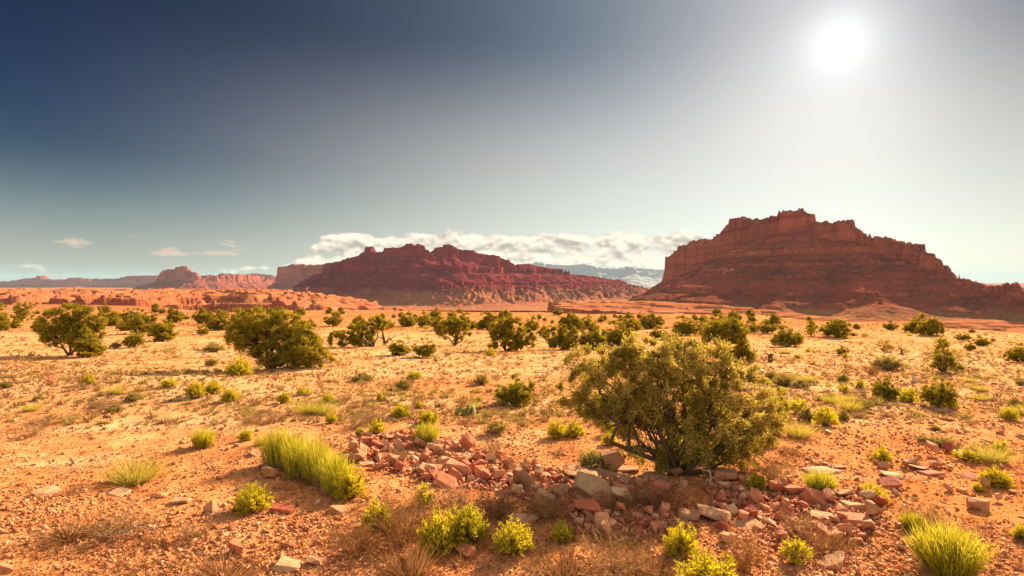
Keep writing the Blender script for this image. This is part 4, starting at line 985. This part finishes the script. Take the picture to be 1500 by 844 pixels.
cactus()
# ------------------------------------------------------------------ rocks
def rock_material(name, stops, mottled=0.5, rnd=True):
    m, T = mat_new(name)
    geo = T.n('ShaderNodeNewGeometry'); P = T.n('ShaderNodeTexCoord').outputs['Object']
    W = geo.outputs['Position']
    r = T.n('ShaderNodeObjectInfo').outputs['Random'] if rnd else geo.outputs['Random Per Island']
    base = T.ramp(r, stops)
    n = T.noise(W, 5.0, 5, 0.65); n2 = T.noise(W, 38.0, 4, 0.7)
    base = T.mix(T.m('MULTIPLY', T.rng(n, 0.42, 0.66), mottled), base, T.mix(1.0, base, (0.62, 0.50, 0.44), 'MULTIPLY'))
    base = T.mix(T.m('MULTIPLY', T.rng(n2, 0.56, 0.70), 0.4), base, (0.52, 0.28, 0.15))
    h = T.m('ADD', n, T.m('MULTIPLY', n2, 0.35))
    finish(T, base, 0.9, bump(T, h, 0.05, 0.8), 0.12)
    return m
M_RED = rock_material('red_sandstone', [(0.0, (0.36, 0.075, 0.038)), (0.35, (0.46, 0.130, 0.062)), (0.65, (0.52, 0.185, 0.090)), (1.0, (0.58, 0.26, 0.14))])
M_GREYR = rock_material('grey_tan_sandstone', [(0.0, (0.29, 0.125, 0.060)), (0.4, (0.37, 0.170, 0.080)), (0.7, (0.43, 0.215, 0.105)), (1.0, (0.46, 0.25, 0.13))])
M_PALE = rock_material('pale_sandstone', [(0.0, (0.42, 0.185, 0.088)), (0.5, (0.48, 0.225, 0.11)), (1.0, (0.53, 0.285, 0.15))], 0.6)
M_CHIP = rock_material('mixed_stone_chips', [(0.0, (0.33, 0.088, 0.036)), (0.3, (0.47, 0.155, 0.060)), (0.6, (0.53, 0.215, 0.090)), (0.85, (0.50, 0.25, 0.125)), (1.0, (0.55, 0.32, 0.18))], 0.5, False)

M_REDCHIP = rock_material('red_stone_rubble', [(0.0, (0.30, 0.065, 0.034)), (0.4, (0.45, 0.130, 0.062)), (0.75, (0.52, 0.195, 0.095)), (1.0, (0.58, 0.29, 0.16))], 0.4, False)
def rock_mesh(seed, n=15, flat=0.6, bev=0.022):
    rng = np.random.default_rng(seed)
    bm = bmesh.new()
    pts = rng.uniform(-1, 1, (n, 3)); pts = np.sign(pts) * np.abs(pts) ** 0.5
    for q in pts * [0.5, 0.5 * rng.uniform(0.6, 1), 0.5 * flat]: bm.verts.new(q)
    res = bmesh.ops.convex_hull(bm, input=bm.verts)
    bmesh.ops.delete(bm, geom=list({e for e in res['geom_unused'] + res['geom_interior'] if isinstance(e, bmesh.types.BMVert)}), context='VERTS')
    bmesh.ops.dissolve_limit(bm, angle_limit=R(14), verts=bm.verts, edges=bm.edges)
    if bev:
        bmesh.ops.bevel(bm, geom=bm.edges[:], offset=bev, segments=1, affect='EDGES', clamp_overlap=True)
    if bev:                                     # chipped faces and faint bedding
        bmesh.ops.triangulate(bm, faces=bm.faces)
        bmesh.ops.subdivide_edges(bm, edges=bm.edges[:], cuts=3, use_grid_fill=True)
        co = np.array([v.co for v in bm.verts]); bm.normal_update(); no = np.array([v.normal for v in bm.verts])
        k = seed % 50
        dd = 0.022 * fbm(co[:, 0] * 3 + co[:, 2] * 2.1 + k, co[:, 1] * 3 - co[:, 2] * 1.7, 3, seed) + 0.012 * gnoise(co[:, 2] * 16 + 0.8 * co[:, 0], co[:, 1] * 1.5 + k, seed + 3)
        for v, q, nn in zip(bm.verts, dd, no): v.co += Vector(nn * q)
    bmesh.ops.recalc_face_normals(bm, faces=bm.faces)
    me = bpy.data.meshes.new('rock'); bm.to_mesh(me); bm.free()
    return me
ROCKS = [rock_mesh(900 + i, 12 + i % 7, 0.5 + 0.08 * (i % 6)) for i in range(18)]
ROCKM = {}
def rock_var(i, mat):
    k = (i % len(ROCKS), mat.name)
    if k not in ROCKM:
        me = ROCKS[k[0]].copy(); me.materials.clear(); me.materials.append(mat); ROCKM[k] = me
    return ROCKM[k]
def rock(px, py, w, h, mat, var=None, rot=None, tilt=None, sink=0.12, lift=0.0, dy=None):
    """a rock whose foot is at the pixel, W px wide and H px high in the photograph"""
    p = at(px, py); s = p.y / FPX
    i = RNG.integers(18) if var is None else var
    o = link('rock', rock_var(i, mat)); me = o.data
    co = np.array([v.co for v in me.vertices]); ext = co.max(0) - co.min(0)
    hz = h * s; wd = w * s
    dp = wd * RNG.uniform(0.6, 0.95) if dy is None else dy * s
    hz = max(0.45 * hz, hz - 0.27 * dp)
    o.scale = (wd / ext[0], dp / ext[1], hz / ext[2])
    tl = (RNG.uniform(-.25, .25), RNG.uniform(-.3, .3)) if tilt is None else tilt
    o.rotation_euler = (tl[0], tl[1], RNG.uniform(-0.6, 0.6) if rot is None else rot)
    o.location = p + Vector((0, dp * 0.3, hz * (0.5 - sink) + lift * s))
    return o, p
BIG = [  # px, py (foot), w, h, material, label, landmark phrase, tilt
    (902, 692, 32, 38, 'g', 'upright grey brown slab standing on end at the foot of the biggest juniper', 'the upright slab', (0.05, -0.2)),
    (868, 726, 62, 34, 'g', 'large blocky tan boulder with a flat top in the shaded pile', 'the large blocky boulder', (0.0, 0.08)),
    (856, 702, 52, 22, 'g', 'long brown boulder lying behind the large blocky boulder', None, (0.1, -0.05)),
    (892, 700, 38, 16, 'g', 'slanting brown stone wedged under the upright slab', None, (0.0, 0.25)),
    (918, 692, 38, 14, 'g', 'rounded flat stone right of the upright slab', None, (0, 0)),
    (914, 704, 24, 12, 'g', 'small grey stone below the rounded flat stone', None, (0, 0)),
    (961, 704, 40, 13, 'g', 'long pale grey stone lying under the biggest juniper', 'the long pale grey stone', (0, 0.03)),
    (918, 720, 38, 20, 'r', 'peaked reddish stone between the blocky boulder and the hollow', None, (0, 0)),
    (913, 738, 32, 24, 'p', 'pale mottled stone lit by the sun in the shaded hollow', 'the pale mottled stone', (0.1, 0)),
    (971, 728, 24, 24, 'r', 'upright rust coloured stone in the shaded hollow', 'the rust coloured stone', (0, 0)),
    (937, 714, 13, 16, 'p', 'small pale wedge beside the long pale grey stone', None, (0, .2)),
    (1003, 716, 10, 14, 'p', 'thin pale stone standing in the shade of the biggest juniper', None, (0, 0)),
    (1062, 720, 18, 17, 'p', 'whitish stone beside the bleached dead branch', 'the whitish stone', (0, 0)),
    (1066, 704, 34, 20, 'g', 'dark rounded boulder under the right side of the biggest juniper', None, (0, 0)),
    (1088, 722, 26, 16, 'g', 'dark glossy stone left of the small foot rabbitbrush', None, (0, 0)),
    (1094, 732, 16, 13, 'g', 'rounded brown stone below the dark glossy one', None, (0, 0)),
    (860, 760, 40, 28, 'r', 'bold red boulder with a light flat top below the hollow', 'the bold red boulder', (0, -.1)),
    (882, 772, 24, 22, 'r', 'tilted pinkish wedge right of the bold red boulder', None, (0.3, .3)),
    (677, 700, 40, 28, 'r', 'large pointed boulder with a sunlit top in the middle of the rubble', 'the large pointed boulder', (0.05, 0.12)),
    (706, 700, 20, 22, 'r', 'broken red block touching the large pointed boulder', None, (0, 0)),
    (768, 716, 36, 32, 'g', 'biggest brown boulder at the right end of the rubble', 'the biggest brown boulder', (0, .1)),
    (797, 698, 26, 8, 'r', 'thin red slab above the biggest brown boulder', None, (0, -.05)),
    (800, 738, 32, 22, 'g', 'brown boulder half hidden by dry stalks, below the rubble', None, (0, .3)),
    (652, 714, 36, 22, 'r', 'sunlit slab with a red front below the large pointed boulder', None, (0, .15)),
    (536, 652, 18, 14, 'r', 'cube shaped pink block at the left tip of the rubble', 'the cube shaped pink block', (0, 0)),
    (556, 656, 26, 14, 'r', 'angular pink block right of the cube shaped one', None, (0, .1)),
    (575, 644, 22, 9, 'r', 'flat red brick like stone at the top of the rubble', 'the brick like stone', (0, 0)),
    (524, 676, 22, 16, 'p', 'pale square block at the lower left of the rubble', 'the pale square block', (0, 0)),
    (536, 683, 22, 9, 'r', 'flat red wedge below the pale square block', None, (0, 0)),
    (622, 684, 14, 20, 'r', 'upright pink splinter in the middle of the rubble', None, (0, .5)),
    (1049, 764, 48, 22, 'p', 'wide sunlit boulder at the left of the right rubble', 'the wide sunlit boulder', (0, -.05)),
    (1012, 762, 34, 15, 'g', 'smooth grey slab left of the wide sunlit boulder', None, (0, 0)),
    (1062, 776, 24, 20, 'r', 'dark red rounded boulder in front of the wide sunlit boulder', None, (0, 0)),
    (1090, 768, 18, 22, 'r', 'vivid red standing block in the right rubble', 'the vivid red block', (0, .15)),
    (1104, 764, 20, 24, 'r', 'brown red standing block leaning on the vivid red one', None, (0, -.15)),
    (1100, 778, 52, 12, 'p', 'long tapering pale slab in front of the vivid red block', None, (0, -.12)),
    (1166, 722, 42, 18, 'r', 'low dark red boulder behind the right rubble', None, (0, .1)),
    (1200, 738, 34, 24, 'r', 'big smooth red boulder in front of the compact broom bush', 'the big smooth red boulder', (0, .1)),
    (1240, 728, 30, 14, 'p', 'pale slanting slab right of the compact broom bush', None, (0, -.2)),
    (1208, 694, 50, 9, 'p', 'flat white slab behind the compact broom bush', 'the flat white slab', (0, 0)),
    (1229, 686, 22, 7, 'p', 'small white slab beyond the flat white slab', None, (0, 0)),
    (1308, 716, 30, 20, 'r', 'leaning wedge beyond the lemon yellow rabbitbrush', 'the leaning wedge', (0, -.55)),
    (1309, 700, 28, 10, 'p', 'pale flat stone behind the leaning wedge', None, (0, 0)),
    (1255, 745, 38, 20, 'p', 'broad pinkish slab left of the lemon yellow rabbitbrush', None, (0, -.1)),
    (1212, 762, 36, 12, 'p', 'pale flat slab in the lower right rubble', None, (0, -.05)),
    (1258, 768, 42, 16, 'r', 'two humped pink rock below the lemon yellow rabbitbrush', None, (0, 0)),
    (1438, 748, 28, 20, 'p', 'rounded whitish boulder on the right gravel', 'the rounded whitish boulder', (0, 0)),
    (1370, 698, 34, 10, 'r', 'flat brown stone on the right gravel', 'the flat brown stone', (0, 0)),
    (1350, 690, 26, 11, 'p', 'pale stone left of the flat brown stone', None, (0, .1)),
    (1428, 702, 22, 8, 'r', 'long red stone left of the border rabbitbrushes', None, (0, -.2)),
    (1432, 668, 40, 9, 'p', 'flat pale slab on the far right gravel', 'the flat pale slab', (0, 0)),
    (1222, 832, 46, 16, 'p', 'long tan slab in the lower right foreground', 'the long tan slab', (0, -.35)),
    (680, 818, 36, 18, 'r', 'lumpy pink rock below the big foreground pair', 'the lumpy pink rock', (0, .1)),
    (764, 772, 40, 20, 'p', 'sunlit tan rock behind the rounded foreground rabbitbrush', None, (0, .1)),
    (398, 700, 26, 18, 'g', 'grey stone in the shadow left of the tall feathery clump', None, (0, .1)),
    (372, 668, 22, 10, 'p', 'pale stone behind the shadow of the tall feathery clump', None, (0, .2)),
    (345, 812, 30, 20, 'r', 'tilted orange stone below the leafy bright rabbitbrush', 'the tilted orange stone', (0, .4)),
    (308, 752, 26, 18, 'r', 'leaning orange flake left of the leafy bright rabbitbrush', None, (0, .6)),
    (262, 738, 26, 12, 'p', 'pale flat stone right of the wispy bush', 'the pale flat stone', (0, 0)),
    (168, 726, 28, 10, 'p', 'pale flat stone below the wispy bush', None, (0, 0)),
    (60, 726, 36, 10, 'p', 'whitish slab on the lower left sand', 'the whitish slab', (0, .05)),
    (8, 838, 34, 18, 'r', 'orange stone in the lower left corner', 'the corner orange stone', (0, .2)),
    (72, 558, 14, 14, 'r', 'pointed red stone on the rocky left shoulder', 'the pointed red stone', (0, 0)),
    (24, 538, 10, 5, 'r', 'small dark red stone on the rocky left shoulder', None, (0, 0)),
    (54, 547, 16, 7, 'r', 'long red stone left of the pointed red stone', None, (0, .1)),
    (420, 836, 40, 16, 'p', 'big flat orange stone at the bottom border', 'the flat bottom stone', (0, .1)),
    (458, 828, 26, 13, 'p', 'pale block right of the flat bottom stone', None, (0, 0)),
    (412, 752, 34, 12, 'r', 'flat dark stone right of the leafy bright rabbitbrush', None, (0, .1)),
    (500, 752, 34, 16, 'p', 'pale peaked stone below the tall feathery clump', None, (0, .2)),
]
MATS = {'r': M_RED, 'g': M_GREYR, 'p': M_PALE}
for i, (px, py, w, h, mk, lab, phrase, tl) in enumerate(BIG):
    o, p = rock(px, py, w * 1.03, h * 1.12, MATS[mk], i, None, tl)
    tag(o, lab, 'rock')
    if phrase: LAND.append((p, phrase))

# the rest of the rubble: (polygon in px, count, size range in px, materials)
def inside(poly, x, y):
    c = False
    for (x0, y0), (x1, y1) in zip(poly, poly[1:] + poly[:1]):
        if (y0 > y) != (y1 > y) and x < (x1 - x0) * (y - y0) / (y1 - y0) + x0: c = not c
    return c
SPILL = [
    ([(515, 645), (600, 636), (680, 655), (745, 680), (760, 730), (700, 715), (640, 712), (560, 690), (512, 680)], 90, (10, 22), 'rrrrp', 'pink block', 'pink rubble blocks of the left spill'),
    ([(745, 680), (830, 690), (850, 740), (800, 745), (755, 730)], 30, (9, 19), 'rggg', 'brown block', 'brown rubble blocks in the shade'),
    ([(845, 700), (1000, 700), (1010, 745), (890, 748)], 30, (8, 16), 'gggrp', 'grey stone', 'grey stones of the shaded pile'),
    ([(835, 752), (1000, 752), (1020, 782), (845, 792)], 30, (9, 21), 'rrrp', 'red rock', 'red rocks of the front row'),
    ([(1040, 700), (1140, 712), (1160, 745), (1040, 745)], 20, (8, 17), 'rrg', 'red stone', 'red stones at the right foot of the tree'),
    ([(1050, 745), (1150, 715), (1290, 720), (1300, 775), (1240, 800), (1060, 800)], 62, (10, 24), 'rrrrp', 'angular rock', 'red angular rocks of the right spill'),
    ([(1290, 680), (1500, 640), (1500, 740), (1320, 740)], 18, (8, 20), 'ppr', 'pale gravel stone', 'pale stones on the right gravel'),
]
for poly, n, (s0, s1), mk, what, plural in SPILL:
    xs = [q[0] for q in poly]; ys = [q[1] for q in poly]; k = 0
    while k < n:
        px, py = RNG.uniform(min(xs), max(xs)), RNG.uniform(min(ys), max(ys))
        if not inside(poly, px, py): continue
        w = s0 + (s1 - s0) * RNG.uniform() ** 1.8
        o, p = rock(px, py, w, w * RNG.uniform(0.65, 1.1), MATS[mk[RNG.integers(len(mk))]], None, RNG.uniform(-1.5, 1.5), (RNG.uniform(-.5, .5), RNG.uniform(-.6, .6)), 0.05, RNG.uniform(0, 0.25) * w)
        o['category'] = 'rock'; auto(o, what, plural, p); k += 1

# ------------------------------------------------------------------ what nobody could count: chips and grit, low scrub
def templates(n, pts, flat):
    out = []
    for i in range(n):
        me = rock_mesh(2000 + i * 7 + pts, pts, flat, 0)
        me.calc_loop_triangles()
        V = np.array([v.co for v in me.vertices]); Tt = np.array([t.vertices for t in me.loop_triangles])
        out.append((V, Tt)); bpy.data.meshes.remove(me)
    return out
def rand_rot(rng, n, tilt=0.5):
    a = rng.uniform(0, 2 * math.pi, n); tx = rng.normal(size=n) * tilt; ty = rng.normal(size=n) * tilt
    ca, sa, cx, sx, cy_, sy = np.cos(a), np.sin(a), np.cos(tx), np.sin(tx), np.cos(ty), np.sin(ty)
    Z = np.zeros(n); O = np.ones(n)
    Rz = np.stack([ca, -sa, Z, sa, ca, Z, Z, Z, O], -1).reshape(n, 3, 3)
    Rx = np.stack([O, Z, Z, Z, cx, -sx, Z, sx, cx], -1).reshape(n, 3, 3)
    Ry = np.stack([cy_, Z, sy, Z, O, Z, -sy, Z, cy_], -1).reshape(n, 3, 3)
    return Ry @ Rx @ Rz
def scatter(name, temps, pos, size, mat, rng, tilt=0.4, sink=0.15, kind_='tri'):
    which = rng.integers(0, len(temps), len(pos)); Vs, Ts, Qs, off = [], [], [], 0
    for k, tp in enumerate(temps):
        sel = np.nonzero(which == k)[0]
        if not len(sel): continue
        V = tp[0]; Rm = rand_rot(rng, len(sel), tilt)
        W = np.einsum('nij,vj->nvi', Rm, V) * size[sel][:, None, None] + pos[sel][:, None, :]
        nv = len(V); base = off + np.arange(len(sel))[:, None, None] * nv
        if len(tp[-1]): Ts.append((base + tp[-1][None]).reshape(-1, 3))
        if len(tp) == 3 and len(tp[1]): Qs.append((base + tp[1][None]).reshape(-1, 4))
        Vs.append(W.reshape(-1, 3)); off += nv * len(sel)
    me = make_mesh(name, np.concatenate(Vs), np.concatenate(Qs) if Qs else None, np.concatenate(Ts) if Ts else None)
    return tag(link(name, me, mat), kind='stuff')
def field(rng, n, y0, y1, dens=None, pw=1.0):
    """random spots spread evenly over the picture of the plain between two depths"""
    u = rng.uniform(0, 1, n); y = 1 / (1 / y0 + (1 / y1 - 1 / y0) * u ** pw)
    px = rng.uniform(-90, 1590, n); x = (px - 750) / FPX * y
    if dens is not None:
        k = rng.uniform(0, 1, n) < dens(x, y, px); x, y, px = x[k], y[k], px[k]
    return x, y, px
rg = np.random.default_rng(321)
T8 = templates(8, 8, 0.6)
def grit_density(x, y, px):
    a = sst(-0.25, 0.35, fbm(x / 2.6, y / 2.6, 3, 71))
    red = np.exp(-((px - 640) / 260) ** 2) * np.exp(-((y - 9.5) / 3.0) ** 2)
    return np.clip(0.06 + 0.95 * a + red, 0, 1)
x, y, px = field(rg, 120000, 5.4, 34, grit_density)
sz = y * 0.0011 * np.exp(rg.normal(size=len(x)) * 0.55) * 1.9
sz = np.clip(sz, 0.008, 0.13)
scatter('gravel', T8, np.stack([x, y, ground_z(x, y) + sz * 0.12], -1), sz, M_CHIP, rg)
# stone chips, larger: thick in the spills and on the rocky shoulder at left and on the right gravel
def chip_density(x, y, px):
    py = HOR + FPX * np.interp(y, G_Y, G_D) / y
    d = 0.10 + 0.25 * sst(0.0, 0.4, fbm(x / 4, y / 4, 3, 73))
    for cx, cyy, sx_, sy_, k in ((60, 560, 110, 34, 1.0), (640, 680, 110, 32, 1.0), (930, 730, 110, 30, 1.0), (1180, 755, 120, 36, 1.0), (1300, 670, 220, 60, 1.0), (60, 740, 160, 70, 0.9), (430, 790, 140, 60, 0.9), (1250, 820, 200, 50, 1.0), (250, 810, 220, 50, 0.9), (1350, 590, 200, 50, 0.9)):
        d = np.maximum(d, k * np.exp(-((px - cx) / sx_) ** 2 - ((py - cyy) / sy_) ** 2))
    return d
x, y, px = field(rg, 34000, 5.4, 60, chip_density)
sz = np.clip(y * 0.0042 * np.exp(rg.normal(size=len(x)) * 0.45), 0.03, 0.24) * np.where(y < 8.5, 1.35, 1.0)
scatter('stone_chips', T8, np.stack([x, y, ground_z(x, y) + sz * 0.10], -1), sz, M_CHIP, rg, 0.5)

def temp_g(g, keep=None):
    return g[0], np.asarray(g[1]), np.asarray(g[2])
# rubble between the blocks of the spills
RX, RY = [], []
for poly, n, _s, mk, what, plural in SPILL[:6]:
    xs = [q[0] for q in poly]; ys = [q[1] for q in poly]; k = 0
    while k < n * 30:
        px, py = rg.uniform(min(xs) - 8, max(xs) + 8), rg.uniform(min(ys) - 6, max(ys) + 6)
        if inside(poly, px, py): RX.append(px); RY.append(py); k += 1
RX = np.array(RX); RY = np.array(RY)
yy = np.geomspace(5, 40, 4000); pyy = HOR + FPX * np.interp(yy, G_Y, G_D) / yy
y = np.interp(RY, pyy[::-1], yy[::-1]); x = (RX - 750) / FPX * y
sz = y * 0.0066 * np.exp(rg.normal(size=len(x)) * 0.4)
scatter('rubble', T8, np.stack([x, y, ground_z(x, y) + sz * 0.12], -1), sz, M_REDCHIP, rg, 0.6)
LOW = [temp_g(twiggy(300 + i, 9, 0.05, 0.6, 3)) for i in range(5)] + [temp_g(tuft(310 + i, 46, 0.05, 0.35, 0.75)) for i in range(3)]
def scrub_density(x, y, px):
    return np.clip(0.35 + 0.9 * sst(-0.2, 0.4, fbm(x / 9, y / 9, 3, 75)) * lerp(0.55, 1.0, sst(900, 1150, px)) , 0, 1)
x, y, px = field(rg, 19000, 13, 190, scrub_density, 0.8)
x2, y2, px2 = field(rg, 9000, 60, 200, scrub_density, 0.8)
x, y, px = np.concatenate([x, x2]), np.concatenate([y, y2]), np.concatenate([px, px2])
ok = y < np.interp(px, RIM_PX, RIM_Y) - 4
x, y = x[ok], y[ok]
sz = np.clip(0.20 * np.exp(rg.normal(size=len(x)) * 0.4) * (0.7 + y / 130), 0.1, 0.9)
half = rg.uniform(0, 1, len(x)) < 0.5
for sel, nm, mt in ((half, 'dry_scrub', M_DRY), (~half, 'grey_scrub', M_SAGE)):
    scatter(nm, LOW, np.stack([x[sel], y[sel], ground_z(x[sel], y[sel])], -1), sz[sel], mt, rg, 0.08)
# thin dead grass in the near gravel
LOWG = [temp_g(tuft(330 + i, 22, 0.022, 0.3, 1.0)) for i in range(4)] + [temp_g(twiggy(340 + i, 7, 0.02, 0.7, 2)) for i in range(3)]
def grass_density(x, y, px):
    py = HOR + FPX * np.interp(y, G_Y, G_D) / y
    d = 0.12 + 0.3 * sst(0, 0.4, fbm(x / 2.2, y / 2.2, 3, 77))
    for cx, cyy, sx_, sy_, k in ((600, 780, 150, 60, 0.9), (880, 800, 170, 50, 0.9), (760, 640, 110, 50, 0.7), (940, 735, 90, 22, 0.8), (200, 800, 180, 45, 0.45), (1130, 680, 60, 40, 0.8), (1300, 780, 160, 40, 0.6), (400, 555, 90, 14, 0.9)):
        d = np.maximum(d, k * np.exp(-((px - cx) / sx_) ** 2 - ((py - cyy) / sy_) ** 2))
    return d
x, y, px = field(rg, 11000, 5.5, 34, grass_density)
sz = np.clip(0.13 * np.exp(rg.normal(size=len(x)) * 0.4), 0.05, 0.32)
scatter('dead_grass', LOWG, np.stack([x, y, ground_z(x, y)], -1), sz, M_RUST, rg, 0.1)

# ------------------------------------------------------------------ tufts and small junipers of the plain that can be told apart
def rim_ok(px, y): return y < np.interp(px, RIM_PX, RIM_Y) - 6
n = 0
while n < 150:                                   # small far junipers
    px = RNG.uniform(0, 1500); py = RNG.uniform(452, 500)
    p = at(px, py)
    if p.y < 62 or not rim_ok(px, p.y): continue
    if 1180 < px and RNG.uniform() < 0.45: continue
    h = RNG.uniform(0.7, 1.5) if RNG.uniform() < 0.7 else RNG.uniform(1.4, 2.4)
    o = put('junfar', p, h * RNG.uniform(1.0, 1.6), h)
    auto(o, 'small dark juniper', 'small junipers dotted over the far plain', p); n += 1
PLAIN = [('drytuft', 'brown dry tuft', 'brown dry tufts of the plain', 0.40), ('sagey', 'grey sage tuft', 'grey green sage tufts of the plain', 0.26),
         ('sprout', 'yellowish tuft', 'yellow green tufts of the plain', 0.16), ('ygrass', 'straw tuft', 'straw yellow tufts of the plain', 0.18)]
n = 0
while n < 260:
    px = RNG.uniform(0, 1500); py = 478 + 200 * RNG.uniform() ** 1.6
    if px < 900 and RNG.uniform() < 0.45: continue
    p = at(px, py)
    if not rim_ok(px, p.y) or p.y > 130: continue
    if fbm(np.array([p.x / 7]), np.array([p.y / 9]), 2, 91)[0] < RNG.uniform(-0.35, 0.3): continue
    r = RNG.uniform(); acc = 0
    for k, what, plural, pr in PLAIN:
        acc += pr
        if r <= acc: break
    w = RNG.uniform(0.28, 0.75) * (0.8 + p.y / 120)
    o = put(k, p, w, w * RNG.uniform(0.5, 0.8))
    auto(o, what, plural, p); n += 1
finish_labels()
